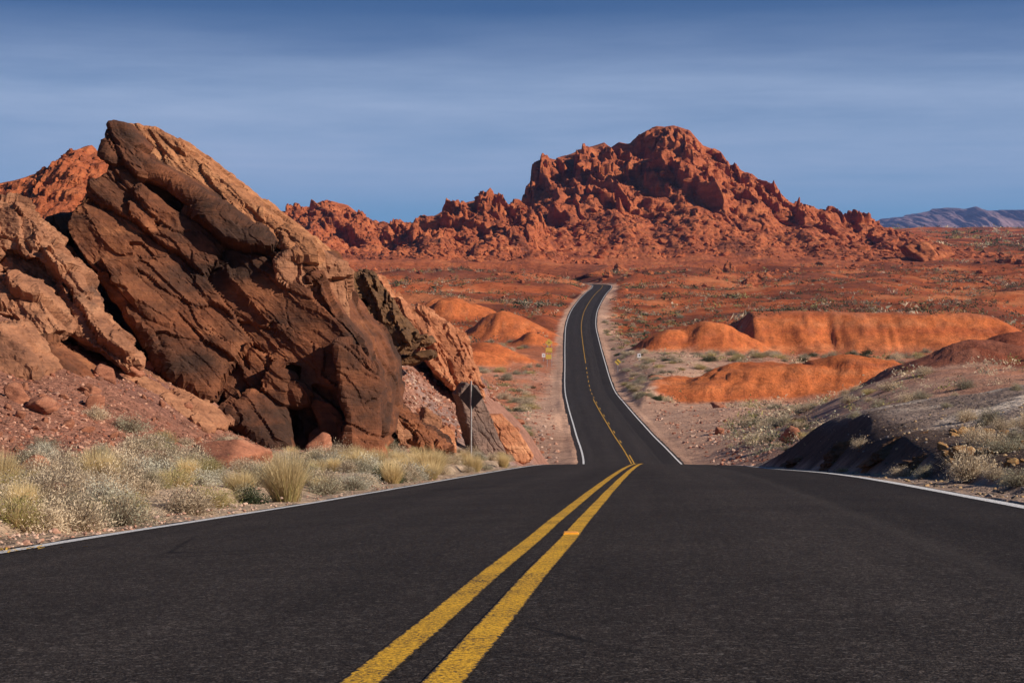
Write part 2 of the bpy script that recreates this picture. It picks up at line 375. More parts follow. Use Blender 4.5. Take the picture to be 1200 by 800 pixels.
# ------------------------------------------------------------------ the ground
P = []
def cp(px, py, Y): P.append(((px - 600) * Y / F0, Y, (HZ - py) * Y / F0))
def cm(X, Y, Z): P.append((X, Y, Z))
for Y in (-12, -4, 3, 10, 18, 28, 40, 52, 66, 80, 95, 110, 130, 160, 200, 250, 310, 380, 450, 520, 600, 660):
    for o in (-4.6, 4.4):
        X = float(xc(Y)) + o * float(np.sqrt(1 + xslope(np.array(float(Y))) ** 2)); cm(X, Y, float(zroad(X, np.array(float(Y)))) - .08)
for t in [(-6.6, 8, -1.35), (-9, 8, -1.15), (-14, 8, -.7), (-25, 10, .3), (-12, -8, .3), (-25, -8, 1), (8, -8, .1), (20, -8, .6),
          (6.3, 8, -1.05), (9, 9, -.8), (16, 10, -.2), (28, 12, .6)]: cm(*t)
for t in [(0, 604, 15), (0, 566, 22), (0, 522, 28), (0, 470, 33), (0, 420, 36.5), (0, 375, 39), (0, 335, 42), (0, 310, 50),
          (100, 590, 18), (100, 562, 24), (100, 524, 30), (100, 480, 35), (100, 442, 38.5), (100, 414, 41), (100, 398, 46), (100, 385, 53),
          (200, 582, 20), (200, 554, 27), (200, 524, 34), (200, 494, 39), (200, 464, 42.5), (200, 446, 47), (200, 420, 60),
          (300, 575, 23), (300, 554, 31), (300, 538, 38), (300, 520, 46), (300, 500, 56),
          (430, 562, 31), (430, 547, 38), (430, 533, 45), (430, 505, 54), (430, 455, 64), (430, 420, 78), (470, 536, 50), (470, 500, 58), (470, 444, 66), (470, 418, 74),
          (500, 551, 42), (500, 540, 52), (500, 527, 58), (500, 498, 64), (500, 452, 70), (500, 424, 78), (500, 410, 90),
          (550, 546, 50), (550, 538, 60), (550, 524, 66), (550, 480, 72), (550, 455, 77), (555, 442, 86), (570, 458, 83), (585, 476, 84),
          (600, 541, 63), (600, 533, 69), (600, 510, 77), (600, 488, 85), (600, 520, 97), (600, 575, 120), (622, 512, 86), (622, 530, 79),
          (640, 546, 78), (640, 541, 86), (650, 560, 100),
          (560, 545, 130), (500, 520, 140), (400, 500, 150), (200, 470, 150),
          (630, 521, 150), (620, 488, 180), (600, 470, 230), (560, 448, 260), (560, 428, 300), (600, 425, 310), (560, 395, 370), (600, 372, 440), (560, 352, 520), (500, 345, 560),
          (450, 322, 700), (620, 350, 530), (620, 322, 720), (690, 322, 790), (640, 334, 640), (560, 310, 820), (500, 302, 900), (450, 297, 930), (350, 292, 930),
          (600, 302, 930), (250, 300, 930), (200, 380, 300), (200, 340, 500), (200, 310, 800), (0, 380, 200), (0, 340, 400), (0, 310, 800),
          (1200, 577, 17), (1200, 550, 21), (1200, 520, 27), (1200, 490, 34), (1200, 470, 42), (1200, 457, 49), (1200, 472, 70), (1200, 432, 130), (1200, 415, 160),
          (1150, 520, 29), (1150, 495, 36), (1150, 463, 51), (1100, 526, 28), (1100, 498, 38), (1100, 468, 53), (1050, 515, 33), (1050, 476, 55), (1000, 498, 43), (1000, 488, 51),
          (960, 501, 57), (930, 526, 66), (950, 520, 68), (1000, 515, 75), (1100, 498, 75), (950, 535, 88), (900, 550, 80), (880, 552, 95),
          (1100, 440, 130), (1040, 447, 140), (1000, 462, 140), (960, 478, 145), (1100, 428, 160), (1200, 440, 190),
          (900, 515, 130), (850, 540, 120), (800, 505, 165), (900, 492, 160), (850, 482, 195), (780, 478, 205), (950, 478, 185), (1000, 466, 200), (1060, 455, 200),
          (800, 468, 230), (920, 464, 240), (1040, 450, 250), (1100, 428, 275), (1200, 425, 275), (900, 420, 290), (800, 432, 270), (760, 440, 255), (740, 452, 230),
          (900, 416, 320), (1050, 416, 320), (1200, 418, 320), (820, 414, 320), (740, 420, 305), (745, 400, 370), (760, 382, 430),
          (900, 382, 400), (1100, 380, 400), (1200, 384, 400), (1000, 356, 500), (1000, 341, 600), (900, 331, 700), (1100, 331, 700), (1100, 314, 850), (900, 312, 850), (1200, 320, 800),
          (800, 360, 500), (780, 335, 660), (1000, 297, 1000), (1100, 292, 1100), (1200, 291, 1100), (1150, 279, 1500), (1200, 270.5, 2300), (1050, 273, 2000),
          (1200, 280, 4000), (1200, 290, 9000), (1000, 290, 9000), (800, 316, 800), (740, 322, 760), (900, 290, 1500), (600, 295, 1500), (300, 300, 1500), (600, 300, 4000), (300, 300, 4000), (300, 300, 9000),
          (-400, 430, 45), (-400, 390, 100), (-400, 350, 300), (-400, 310, 900), (-400, 300, 4000), (1700, 500, 30), (1700, 440, 60), (1700, 410, 150), (1700, 370, 380), (1700, 312, 900), (1700, 278, 2300), (1700, 285, 9000),
          (-400, 470, 30), (-200, 500, 24)]:
    cp(*t)
P = np.array(P)
def _ab(X, Y):
    q = np.maximum(Y + 20, 3.0)
    return np.stack([np.clip(X / q, -1.5, 1.5) * 9, np.log(q) * 2.2], 1), q
_pa, _pq = _ab(P[:, 0], P[:, 1])
_K = np.sqrt(((_pa[:, None] - _pa[None]) ** 2).sum(-1) + .006)
_n = len(P)
_A = np.zeros((_n + 3, _n + 3)); _A[:_n, :_n] = _K + np.eye(_n) * 1e-4 * -1
_A[:_n, _n] = 1; _A[:_n, _n + 1:] = _pa; _A[_n:, :_n] = _A[:_n, _n:].T
_w = np.linalg.solve(_A, np.concatenate([P[:, 2] / _pq, np.zeros(3)]))
def rbf(X, Y):
    out = np.zeros(len(X))
    for s in range(0, len(X), 20000):
        a, q = _ab(X[s:s + 20000], Y[s:s + 20000])
        K = np.sqrt(((a[:, None] - _pa[None]) ** 2).sum(-1) + .006)
        out[s:s + 20000] = (K @ _w[:_n] + _w[_n] + a @ _w[_n + 1:]) * q
    return out

# eroded clay mounds: px, Y, half width, half depth front, back, height, skew
MOUNDS = [(905, 238, 17, 13, 26, 4.9), (985, 242, 13, 13, 24, 4.9), (838, 232, 8, 9, 14, 2.8),
          (838, 322, 13, 10, 22, 5.6), (783, 322, 8, 9, 16, 4.0), 
          (596, 378, 11, 12, 22, 5.6), (625, 352, 5, 8, 12, 2.5), (528, 420, 13, 13, 25, 6.5), (575, 315, 9, 8, 12, 2.6), (545, 300, 9, 8, 12, 2.0),
          (1130, 150, 9, 9, 14, 1.8), (1060, 155, 6, 7, 10, 1.2), (1190, 160, 7, 8, 12, 2.0)]
def mound_mask(X, Y):
    h = np.zeros(len(X)); m = np.zeros(len(X))
    # long flat-topped clay terrace
    sel = (Y > 300) & (Y < 430) & (X > 36) & (X < 130)
    if sel.any():
        x = X[sel]; y = Y[sel]; q = np.stack([x / 14, y / 30, x * 0], 1)
        rill = np.abs(perlin(np.stack([x / 1.8, y / 22, x * 0], 1), 91)) + .5 * np.abs(perlin(np.stack([x / .8, y / 14, x * 0], 1), 92))
        front = 324 + 7 * fbm(q, 4, 90) + 8 * np.clip((x - 92) / 14, 0, 2.5) ** 1.5
        t = np.clip((y - front) / 15, 0, 1)
        ramp = t * 1.08 - .08 * t * t
        end = sstep(43, 50, x + 3 * fbm(q + 5, 2, 93)) * (1 - sstep(96, 112, x))
        b = (6.1 * ramp - .6 * rill * np.clip(4 * t * (1 - t), 0, 1)) * end * (1 - sstep(344, 405, y))
        h[sel] = np.maximum(b, 0); m[sel] = np.clip(ramp * 9 - .3, 0, 1) * end * (1 - sstep(.93, 1.0, t))
    for i, (px, Yc, w, df, db, H) in enumerate(MOUNDS):
        Xc = (px - 600) * Yc / F0
        sel = (abs(X - Xc) < w * 1.7) & (abs(Y - Yc) < max(df, db) * 1.7)
        if not sel.any(): continue
        x = X[sel]; y = Y[sel]
        q = np.stack([x * .12, y * .12, np.full(len(x), i * 3.)], 1)
        u = (x - Xc) / w + .22 * fbm(q, 3, 40 + i); dy = y - Yc
        v = dy / np.where(dy < 0, df, db) + .22 * fbm(q + 50, 3, 60 + i)
        r = np.sqrt(u * u + v * v)
        # rills run down the slope
        ang = np.arctan2(v, u); rill = np.abs(perlin(np.stack([ang * 7, r * .7, np.full(len(r), i * 5.)], 1), 80))
        body = .55 * (1 - sstep(.1, 1.05, r)) + .45 * np.clip(1.12 * (1 - r), 0, 1) ** .8
        body = body - .10 * (rill + .5 * np.abs(perlin(np.stack([ang * 17, r, np.full(len(r), i * 5.)], 1), 81))) * sstep(.2, .45, r) * (1 - sstep(.75, 1.05, r))
        zz_ = H * body
        zz_ = zz_ + .10 * fbm(np.stack([x * .9, y * .9, zz_ * 2.5], 1), 3, 95) * np.clip(body * 4, 0, 1) - .16 * np.clip(perlin(np.stack([x / 3.5, y / 3.5, zz_ * 1.3], 1), 96), 0, 1) * np.clip(body * 3, 0, 1)
        b = zz_
        h[sel] = np.maximum(h[sel], b); m[sel] = np.maximum(m[sel], np.clip(body * 9 - .3, 0, 1))
    return h, m

def ground_z(X, Y, detail=True, want_mask=False):
    X = np.asarray(X, float); Y = np.asarray(Y, float)
    z = rbf(X, Y)
    mh, mm = mound_mask(X, Y)
    z = z + mh
    sx = np.sqrt(1 + xslope(Y) ** 2)
    o = (X - xc(Y)) / sx
    d = np.where(o < 0, -o - HL, o - HR); d = np.where(Y > YMAX, 99, d)
    away = sstep(0.3, 5, d)
    if detail:
        q = np.stack([X, Y, np.zeros_like(X)], 1)
        amp = np.interp(Y, [0, 20, 60, 150, 350, 600, 1200, 3000], [.05, .12, .22, .4, 1.6, 4.2, 6.5, 9.0])
        wl = np.interp(Y, [0, 20, 60, 150, 350, 600, 1200, 3000], [2.5, 4, 7, 14, 38, 55, 110, 240])
        # fixed wavelengths, weighted by distance
        n = np.zeros(len(X))
        for L, s in ((3.5, 1), (9, 2), (22, 3), (48, 4), (110, 5), (230, 6)):
            wgt = np.exp(-(np.log(L / wl) / .75) ** 2)
            k = wgt > .02
            if k.any():
                t = fbm(q[k] / L, 4, 100 + s, .5)
                n[k] += wgt[k] * (.6 * t + .4 * (.5 - 2 * np.abs(perlin(q[k] / L * .8 + 7, 120 + s))))
        z = z + n * amp * 1.3 * away
        n2 = fbm(q * .9, 4, 150, .6)
        z = z + n2 * np.interp(Y, [0, 60, 200], [.05, .07, .0]) * away
    ze = zroad(np.where(o < 0, xc(Y) - HL * sx, xc(Y) + HR * sx), Y)
    k_cut = np.interp(Y, [0, 70, 120, 800], [1.05, 1.05, .5, .35])
    k_cut = np.where((o < 0) & (Y < 112), np.interp(Y, [0, 58, 70, 95, 112], [1.05, 1.05, 1.5, 1.5, .5]), k_cut)
    lo = ze - .05 - .42 * np.maximum(0, d - .5); hi = ze - .03 + k_cut * np.maximum(0, d - np.interp(Y, [60, 72, 95, 110], [.75, .35, .35, .75]))
    zz = np.clip(z, lo, hi)
    near = d < 60
    z = np.where(near, zz, z)
    z = np.where(d < 0, zroad(X, Y) - .10, z)
    if want_mask: return z, d, mm, o
    return z

def build_ground():
    tt = np.concatenate([-np.geomspace(1.3, .36, 46)[:-1], np.arange(-.36, .36, .00125), np.geomspace(.36, 1.3, 46)])
    Yq = np.concatenate([np.exp(np.arange(math.log(6), math.log(20 + 30), .012)), np.exp(np.arange(math.log(50), math.log(20 + 450), .0042)), np.exp(np.arange(math.log(470), math.log(2600), .0042)), np.exp(np.arange(math.log(2600), math.log(13000), .03))])
    A, B = np.meshgrid(tt, Yq)
    X = (A * B).ravel(); Y = (B - 20).ravel()
    z, d, mm, o = ground_z(X, Y, True, True)
    q = np.stack([X, Y, np.zeros_like(X)], 1)
    px = 600 + F0 * X / np.maximum(Y, 4)
    # soil colours
    def L(r, g, b): return np.array([r, g, b])
    far = L(.40, .098, .033); dark = L(.17, .055, .03); tan = L(.50, .30, .21); pink = L(.47, .27, .20)
    rubble = L(.29, .13, .088); verge = L(.42, .30, .21); orange = L(.54, .15, .048); grey = L(.25, .18, .145); redb = L(.26, .075, .04)
    n40 = fbm(q / 60, 4, 201); n8 = fbm(q / 8, 4, 202); n2 = fbm(q / 2.2, 4, 203)
    col = np.repeat(far[None], len(X), 0)
    def mixin(c, w):
        nonlocal col
        w = np.clip(w, 0, 1)[:, None]; col = col * (1 - w) + c[None] * w
    nst = fbm(q / np.array([60., 22., 1.]), 4, 204)
    mixin(dark, sstep(-.25, .3, nst + .3 * n8) * .85 * sstep(345, 430, Y))
    mixin(L(.56, .21, .09), sstep(.15, .5, -nst + .3 * n8) * .6 * sstep(330, 420, Y))
    # valley flats, paler towards the road
    val = (1 - sstep(290, 380, Y + 30 * n8)) * sstep(75, 110, Y)
    mixin(L(.50, .20, .11), val * .8); mixin(tan, val * (1 - sstep(10, 34, d + 14 * n8)) * np.where(o < 0, .0, 1))
    mixin(L(.40, .26, .20), val * sstep(.0, .5, n8 + .5 * n40) * .5)
    sh = np.where(o < 0, np.interp(Y, [0, 60, 100, 125, 190, 240, 300, 450, 640], [.8, 1.2, 7, 9, 8, 4, 2.5, 1.6, 1.2]), np.interp(Y, [0, 60, 110, 300, 450, 640], [.8, 1.2, 7, 9, 5, 3]))
    mixin(tan, (1 - sstep(.4, 1.0, d / sh + .5 * n2)) * np.where(Y > 85, 1, 0))
    # left slope
    left = (o < 0) & (Y < 100)
    mixin(rubble, np.where(left, 1, 0)); mixin(L(.36, .17, .11), np.where(left, sstep(-.1, .5, n2 + .6 * n8) * .7, 0))
    mixin(verge, np.where(left, 1 - sstep(2.2, 5.5, d + 1.6 * n2), 0))
    mixin(L(.20, .10, .085), np.where(left, sstep(.25, .55, fbm(q / 5 + 31, 3, 208)) * .6 * sstep(5, 8, d), 0))
    # pink scree apron behind the sign
    ap = left & (Y > 55) & (px > 430)
    mixin(L(.33, .165, .12), np.where(ap, sstep(58, 66, Y + 3 * n2), 0))
    strip = np.where(ap, sstep(.05, .35, fbm(np.stack([(X * .8 + Y * .5) / 2.5, (X * .5 - Y * .8) / 14, X * 0], 1), 3, 209)), 0)
    mixin(L(.31, .21, .185), strip * .8)
    # right bank and hills behind it
    rt = (o > 0) & (Y < 105)
    mixin(grey, np.where(rt, 1, 0)); mixin(L(.60, .49, .40), np.where(rt, sstep(-.2, .35, fbm(np.stack([(X - .5 * Y) / 3, (X * .5 + Y) / 16, X * 0], 1), 4, 210)) * .9 * sstep(2, 4, d), 0))
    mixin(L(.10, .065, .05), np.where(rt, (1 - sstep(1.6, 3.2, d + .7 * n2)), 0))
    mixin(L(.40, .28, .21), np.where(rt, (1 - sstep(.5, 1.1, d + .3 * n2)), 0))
    rb = (o > 30) & (Y >= 100) & (Y < 205) & (px > 940)
    mixin(redb, np.where(rb, .9, 0)); mixin(L(.42, .26, .19), np.where(rb, sstep(.15, .5, n8) * .55, 0))
    mixin(orange, mm * np.where(Y > 200, 1, 0)); bandz = perlin(np.stack([X / 60, Y / 60, z * 1.1 + .5 * n8], 1), 230); mixin(L(.40, .095, .035), mm * sstep(.05, .4, bandz) * .65 * (Y > 200)); mixin(L(.60, .23, .10), mm * sstep(.1, .5, -bandz) * .5 * (Y > 200)); mixin(L(.30, .10, .05), mm * sstep(.2, .5, fbm(np.stack([X / 4, Y / 4, z], 1), 3, 231)) * .5 * (Y > 200))
    mixin(redb, mm * np.where(Y < 200, .8, 0))
    me = mesh_np('ground', np.stack([X, Y, z], 1), grid_faces(len(Yq), len(tt)), [M['soil']], True, col)
    tag(link('ground', me), kind='structure')
build_ground()

# ------------------------------------------------------------------ road sheet and painted lines
def strip(name, o0, o1, Y0, Y1, lift, mat, ncol, wob=0.0, ragged=0.0, segs=None, kind='structure', skirt=0.0, seed=0):
    V = []; Q = []; U = []; base = 0
    for (a, b) in (segs or [(Y0, Y1)]):
        n = max(2, int(40 * math.log((b + 25) / (a + 25)) * (6 if b < 120 else 3)) + 2)
        n = max(n, int((b - a) / 3.0))
        Ys = np.exp(np.linspace(math.log(a + 25), math.log(b + 25), n)) - 25
        sx = np.sqrt(1 + xslope(Ys) ** 2)
        e0 = np.full(n, o0); e1 = np.full(n, o1)
        q = np.stack([Ys * .35, Ys * 0, Ys * 0 + seed], 1)
        if wob:
            w = wob * perlin(q, 300 + seed); e0 = e0 + w; e1 = e1 + w + .18 * wob * perlin(q * 4, 310)
        if ragged:
            q2 = np.stack([Ys * .8, Ys * 0, Ys * 0 + seed], 1)
            e0 = e0 + ragged * fbm(q2, 4, 320, .6); e1 = e1 + ragged * fbm(q2 + 9, 4, 330, .6)
        for k in range(ncol):
            pass
        t = np.linspace(0, 1, ncol)
        O = e0[:, None] * (1 - t) + e1[:, None] * t
        YY = np.repeat(Ys[:, None], ncol, 1)
        XX = xc(YY) + O * sx[:, None]
        # keep the strip square to the road's direction
        ZZ = zroad(XX.ravel(), YY.ravel()).reshape(XX.shape) + lift
        if skirt: ZZ[:, 0] -= skirt; ZZ[:, -1] -= skirt
        V.append(np.stack([XX, YY, ZZ], -1).reshape(-1, 3)); U.append(np.stack([np.repeat(t[None], n, 0) if ncol == 3 else O, YY], -1).reshape(-1, 2))
        Q.append(grid_faces(n, ncol) + base); base += n * ncol
    me = mesh_np(name, np.concatenate(V), np.concatenate(Q), [mat], True, None, np.concatenate(U))
    return tag(link(name, me), kind=kind)
strip('road', -HL, HR, -14, YMAX, 0, M['asphalt'], 30, ragged=.15, skirt=.07)
strip('yellow_road_line', -.155, -.05, -14, 225, .004, M['yellow'], 3, wob=.012, seed=1)
strip('yellow_road_line', .05, .155, -14, 225, .004, M['yellow'], 3, wob=.012, seed=2, segs=[(-14, 136)] + [(150 + 13 * k, 153.2 + 13 * k) for k in range(7)])
strip('yellow_road_line', .04, .15, 240, YMAX - 5, .006, M['yellow'], 3, seed=3, segs=[(238 + 9 * k, 242 + 9 * k) for k in range(7)] + [(305, YMAX - 5)])
strip('white_road_line', -3.69, -3.53, -14, YMAX - 5, .004, M['white'], 3, wob=.03, seed=4)
strip('white_road_line', 3.53, 3.68, -14, YMAX - 5, .004, M['white'], 3, wob=.02, seed=5)

# ------------------------------------------------------------------ solid rock from outlines with their own distance and thickness
BED = np.array([.64, -.22, .735]); BED /= np.linalg.norm(BED)
def unproject(poly, Yf, ax, az):
    p = np.array(poly, float); c = p.mean(0)
    cx, cz = (c[0] - 600) * Yf / F0, (HZ - c[1]) * Yf / F0
    Y = np.full(len(p), float(Yf))
    for _ in range(40):
        X = (p[:, 0] - 600) * Y / F0; Z = (HZ - p[:, 1]) * Y / F0
        Y = .5 * Y + .5 * (Yf + ax * (X - cx) + az * (Z - cz))
    return X, Y, Z, cx, cz

def poly_sdf(X, Z, px, pz):
    d = np.full(X.shape, 1e9); s = np.ones(X.shape)
    n = len(px)
    for i in range(n):
        j = (i + 1) % n
        ex, ez = px[j] - px[i], pz[j] - pz[i]
        wx, wz = X - px[i], Z - pz[i]
        t = np.clip((wx * ex + wz * ez) / (ex * ex + ez * ez + 1e-9), 0, 1)
        d = np.minimum(d, (wx - ex * t) ** 2 + (wz - ez * t) ** 2)
        c1 = Z >= pz[i]; c2 = Z < pz[j]; c3 = ex * wz > ez * wx
        flip = (c1 & c2 & c3) | (~c1 & ~c2 & ~c3)
        s = np.where(flip, -s, s)
    return np.sqrt(d) * s

def smax(a, b, k): 
    h = np.maximum(k - np.abs(a - b), 0) / k
    return np.maximum(a, b) + h * h * k * .25

def rock(name, label, cat, mat, solids, cuts=(), voxel=.07, disp=1.0, bed_deg=None, seed=1, facet=((2.4, 2.2, .9, .22), (.9, .9, .35, .08), (.36, .36, .16, .03)), round_k=.06, group=None, fine=.06, strata=1.0):
    """solids / cuts: dict(p=outline px, Y=depth, T=thickness, ax, az = lean of the face, kx, kz = lean of the sides)"""
    sol = []; lo = np.array([1e9] * 3); hi = -lo
    for s in solids:
        X, Y, Z, cx, cz = unproject(s['p'], s['Y'], s.get('ax', 0), s.get('az', 0))
        T = s['T']; kx, kz = s.get('kx', 0), s.get('kz', 0)
        yb = Y.max() + T if not s.get('back') else s['back']
        lo = np.minimum(lo, [min(X.min(), X.min() + kx * (yb - s['Y'])), Y.min(), min(Z.min(), Z.min() + kz * (yb - s['Y']))])
        hi = np.maximum(hi, [max(X.max(), X.max() + kx * (yb - s['Y'])), yb, max(Z.max(), Z.max() + kz * (yb - s['Y']))])
        sol.append((s, X, Y, Z, cx, cz, yb))
    lo -= .5; hi += .5
    n = np.ceil((hi - lo) / voxel).astype(int)
    gx, gy, gz = [lo[i] + voxel * np.arange(n[i]) for i in range(3)]
    GX, GY, GZ = np.meshgrid(gx, gy, gz, indexing='ij')
    def field(entry, k):
        s, X, Y, Z, cx, cz, yb = entry
        ax, az, kx, kz = s.get('ax', 0), s.get('az', 0), s.get('kx', 0), s.get('kz', 0)
        # slide the outline along the side direction, from the leaning face
        yf = s['Y'] + ax * (GX - cx) + az * (GZ - cz)
        dpt = GY - yf if (kx or kz) else 0
        if kx or kz:
            d2 = poly_sdf(GX - kx * dpt, GZ - kz * dpt, X, Z)
        else:
            d2 = np.repeat(poly_sdf(GX[:, :1, :], GZ[:, :1, :], X, Z), n[1], 1)
        df = -(GY - yf) / math.sqrt(1 + ax * ax + az * az)
        return smax(smax(d2, df, k), GY - yb, k)
    S = None
    for e in sol:
        f = field(e, e[0].get('k', round_k)); S = f if S is None else np.minimum(S, f)
    for c in cuts:
        X, Y, Z, cx, cz = unproject(c['p'], c['Y'], c.get('ax', 0), c.get('az', 0))
        depth = c['T']
        s, k = c, .08
        yf = c['Y'] + c.get('ax', 0) * (GX - cx) + c.get('az', 0) * (GZ - cz)
        d2 = np.repeat(poly_sdf(GX[:, :1, :], GZ[:, :1, :], X, Z), n[1], 1)
        f = smax(smax(d2, GY - yf - depth, k), yf - 3 - GY, k)
        S = smax(S, -f, .1)
    grid = openvdb.FloatGrid(1.0); grid.copyFromArray(np.ascontiguousarray(S.astype(np.float32)))
    V, Q = grid.convertToQuads(isovalue=0.0)
    V = np.asarray(V, float) * voxel + lo; Q = np.asarray(Q)
    # normals
    fn = np.cross(V[Q[:, 1]] - V[Q[:, 0]], V[Q[:, 2]] - V[Q[:, 0]])
    N = np.zeros_like(V)
    for k in range(4): np.add.at(N, Q[:, k], fn)
    N /= np.linalg.norm(N, axis=1)[:, None] + 1e-9
    nb = BED if bed_deg is None else np.array([math.sin(math.radians(bed_deg)), -.2, math.cos(math.radians(bed_deg))])
    nb = nb / np.linalg.norm(nb)
    u = np.array([nb[2], 0, -nb[0]]); u /= np.linalg.norm(u); v = np.cross(nb, u)
    q = np.stack([V @ u, V @ v, V @ nb], 1)
    qw = q + .22 * np.stack([fbm(q * .8, 3, seed), fbm(q * .8 + 20, 3, seed + 1), .4 * fbm(q * .8 + 40, 3, seed + 2)], 1)
    D = np.zeros(len(V))
    for i, (a, b, c, amp) in enumerate(facet):
        f, e = facets(qw / np.array([a, b, c]), seed * 7 + i, 1.0, 1.5)
        D += amp * f - amp * .3 * (1 - sstep(0, .05, e))
    # broken bedding ledges: each layer juts out at its lower edge and draws back upwards
    for per, a in ((.62, .17), (.23, .06)):
        st = q[:, 2] / per + 1.1 * fbm(q * np.array([.35, .35, .25]), 3, seed + 5)
        m = np.clip(.5 + 1.1 * perlin(q * np.array([.28, .4, .8]) + 3 * per, seed + 6), 0, 1.2)
        D += a * strata * m * (.5 - (st - np.floor(st)))
    D += fine * fbm(q * 3.0, 4, seed + 9, .6)
    V = V + N * (D * disp)[:, None]
    me = mesh_np(name, V, Q, [mat], False)
    # move the origin to the base
    o = link(name, me)
    return tag(o, label, cat, group)

MAINY = 46.0
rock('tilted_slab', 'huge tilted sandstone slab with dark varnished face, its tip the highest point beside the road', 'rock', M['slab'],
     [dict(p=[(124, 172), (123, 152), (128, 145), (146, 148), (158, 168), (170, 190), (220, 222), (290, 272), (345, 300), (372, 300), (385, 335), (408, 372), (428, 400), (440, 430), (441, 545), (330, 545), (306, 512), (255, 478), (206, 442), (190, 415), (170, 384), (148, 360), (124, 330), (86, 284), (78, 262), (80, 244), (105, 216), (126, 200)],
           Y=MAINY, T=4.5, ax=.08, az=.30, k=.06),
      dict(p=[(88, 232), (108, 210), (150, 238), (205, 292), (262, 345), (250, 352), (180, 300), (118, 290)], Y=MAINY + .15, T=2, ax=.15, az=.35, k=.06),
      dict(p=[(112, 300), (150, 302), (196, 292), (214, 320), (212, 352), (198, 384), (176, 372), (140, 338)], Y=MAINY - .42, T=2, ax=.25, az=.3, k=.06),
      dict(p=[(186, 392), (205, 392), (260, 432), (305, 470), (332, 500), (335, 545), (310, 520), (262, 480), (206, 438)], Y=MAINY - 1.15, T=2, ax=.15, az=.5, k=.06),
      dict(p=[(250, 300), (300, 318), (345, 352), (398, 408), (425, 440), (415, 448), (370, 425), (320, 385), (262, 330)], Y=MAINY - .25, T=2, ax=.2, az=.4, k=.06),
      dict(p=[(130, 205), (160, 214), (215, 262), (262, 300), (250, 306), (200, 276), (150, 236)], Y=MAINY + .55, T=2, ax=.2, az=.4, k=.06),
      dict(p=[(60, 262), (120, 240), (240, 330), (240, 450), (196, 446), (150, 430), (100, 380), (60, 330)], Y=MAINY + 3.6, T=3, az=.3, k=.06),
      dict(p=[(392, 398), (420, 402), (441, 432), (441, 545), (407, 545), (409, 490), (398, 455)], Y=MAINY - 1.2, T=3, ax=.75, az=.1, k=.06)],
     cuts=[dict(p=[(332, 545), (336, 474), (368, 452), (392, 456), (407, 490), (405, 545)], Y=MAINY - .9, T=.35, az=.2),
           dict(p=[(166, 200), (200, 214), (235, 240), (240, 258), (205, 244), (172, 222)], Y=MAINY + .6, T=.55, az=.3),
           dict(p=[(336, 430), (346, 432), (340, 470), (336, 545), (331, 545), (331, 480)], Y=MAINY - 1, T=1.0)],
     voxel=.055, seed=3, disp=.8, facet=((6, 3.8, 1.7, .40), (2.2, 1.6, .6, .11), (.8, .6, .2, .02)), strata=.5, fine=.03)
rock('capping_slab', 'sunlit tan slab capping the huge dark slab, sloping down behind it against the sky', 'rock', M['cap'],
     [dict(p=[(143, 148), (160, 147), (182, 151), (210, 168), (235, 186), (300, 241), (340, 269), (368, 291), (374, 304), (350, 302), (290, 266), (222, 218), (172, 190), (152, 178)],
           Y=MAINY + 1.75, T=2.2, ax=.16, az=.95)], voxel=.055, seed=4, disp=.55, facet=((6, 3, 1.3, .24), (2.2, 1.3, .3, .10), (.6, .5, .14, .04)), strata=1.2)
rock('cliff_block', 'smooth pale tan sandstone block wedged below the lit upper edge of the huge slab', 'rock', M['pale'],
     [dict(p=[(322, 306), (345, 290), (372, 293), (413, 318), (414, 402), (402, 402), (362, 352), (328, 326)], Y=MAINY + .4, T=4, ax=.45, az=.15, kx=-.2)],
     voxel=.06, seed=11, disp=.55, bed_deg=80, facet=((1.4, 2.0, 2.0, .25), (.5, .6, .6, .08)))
rock('dark_crag', 'blackish varnished crag standing upright beside the pale tan block', 'rock', M['black'],
     [dict(p=[(412, 324), (440, 320), (453, 337), (474, 372), (490, 400), (472, 408), (430, 418), (408, 408)], Y=60, T=5.5, ax=.15, az=.25, kx=-.15)],
     cuts=[dict(p=[(418, 372), (426, 350), (432, 380), (440, 410), (420, 414)], Y=60, T=.9)],
     voxel=.06, seed=12, disp=.8, bed_deg=72, facet=((1.6, 1.4, .6, .3), (.6, .6, .3, .1)))
rock('ribbed_slab', 'bright orange ribbed slab leaning towards the valley, above the thin dark ledges', 'rock', M['orange'],
     [dict(p=[(440, 322), (462, 345), (480, 360), (506, 368), (532, 388), (552, 402), (559, 432), (567, 455), (556, 470), (530, 452), (505, 428), (488, 402), (470, 372)], Y=71, T=6, ax=.55, az=.5, kx=-.1)],
     voxel=.07, seed=13, disp=.8, bed_deg=57, facet=((3, 1.6, .5, .28), (1, .7, .22, .12)))
rock('ledge_rock', 'thin dark layered ledges sticking out under the bright orange ribbed slab', 'rock', M['black'],
     [dict(p=[(436, 405), (470, 397), (503, 394), (506, 401), (480, 408), (445, 414)], Y=64, T=3, ax=.1),
      dict(p=[(462, 421), (488, 415), (506, 412), (509, 420), (480, 428), (464, 430)], Y=64.5, T=3, ax=.1)],
     voxel=.06, seed=14, disp=.4, bed_deg=-8, facet=((1.2, 1.2, .25, .2),))
rock('mauve_bank', 'mauve crumbling clay bank between the dark ledges and the diamond sign', 'rock', rock_mat('mauve_clay', (.40, .25, .22), (.30, .17, .15), (.2, .1, .09), (.17, .1, .095), .6, .75, bumpd=.05),
     [dict(p=[(478, 430), (500, 424), (530, 436), (556, 446), (566, 462), (556, 480), (520, 478), (488, 456)], Y=74, T=5, ax=.3, az=1.2)],
     voxel=.08, seed=15, disp=.8, bed_deg=80, facet=((1.2, 1., .8, .25), (.45, .45, .4, .12)))
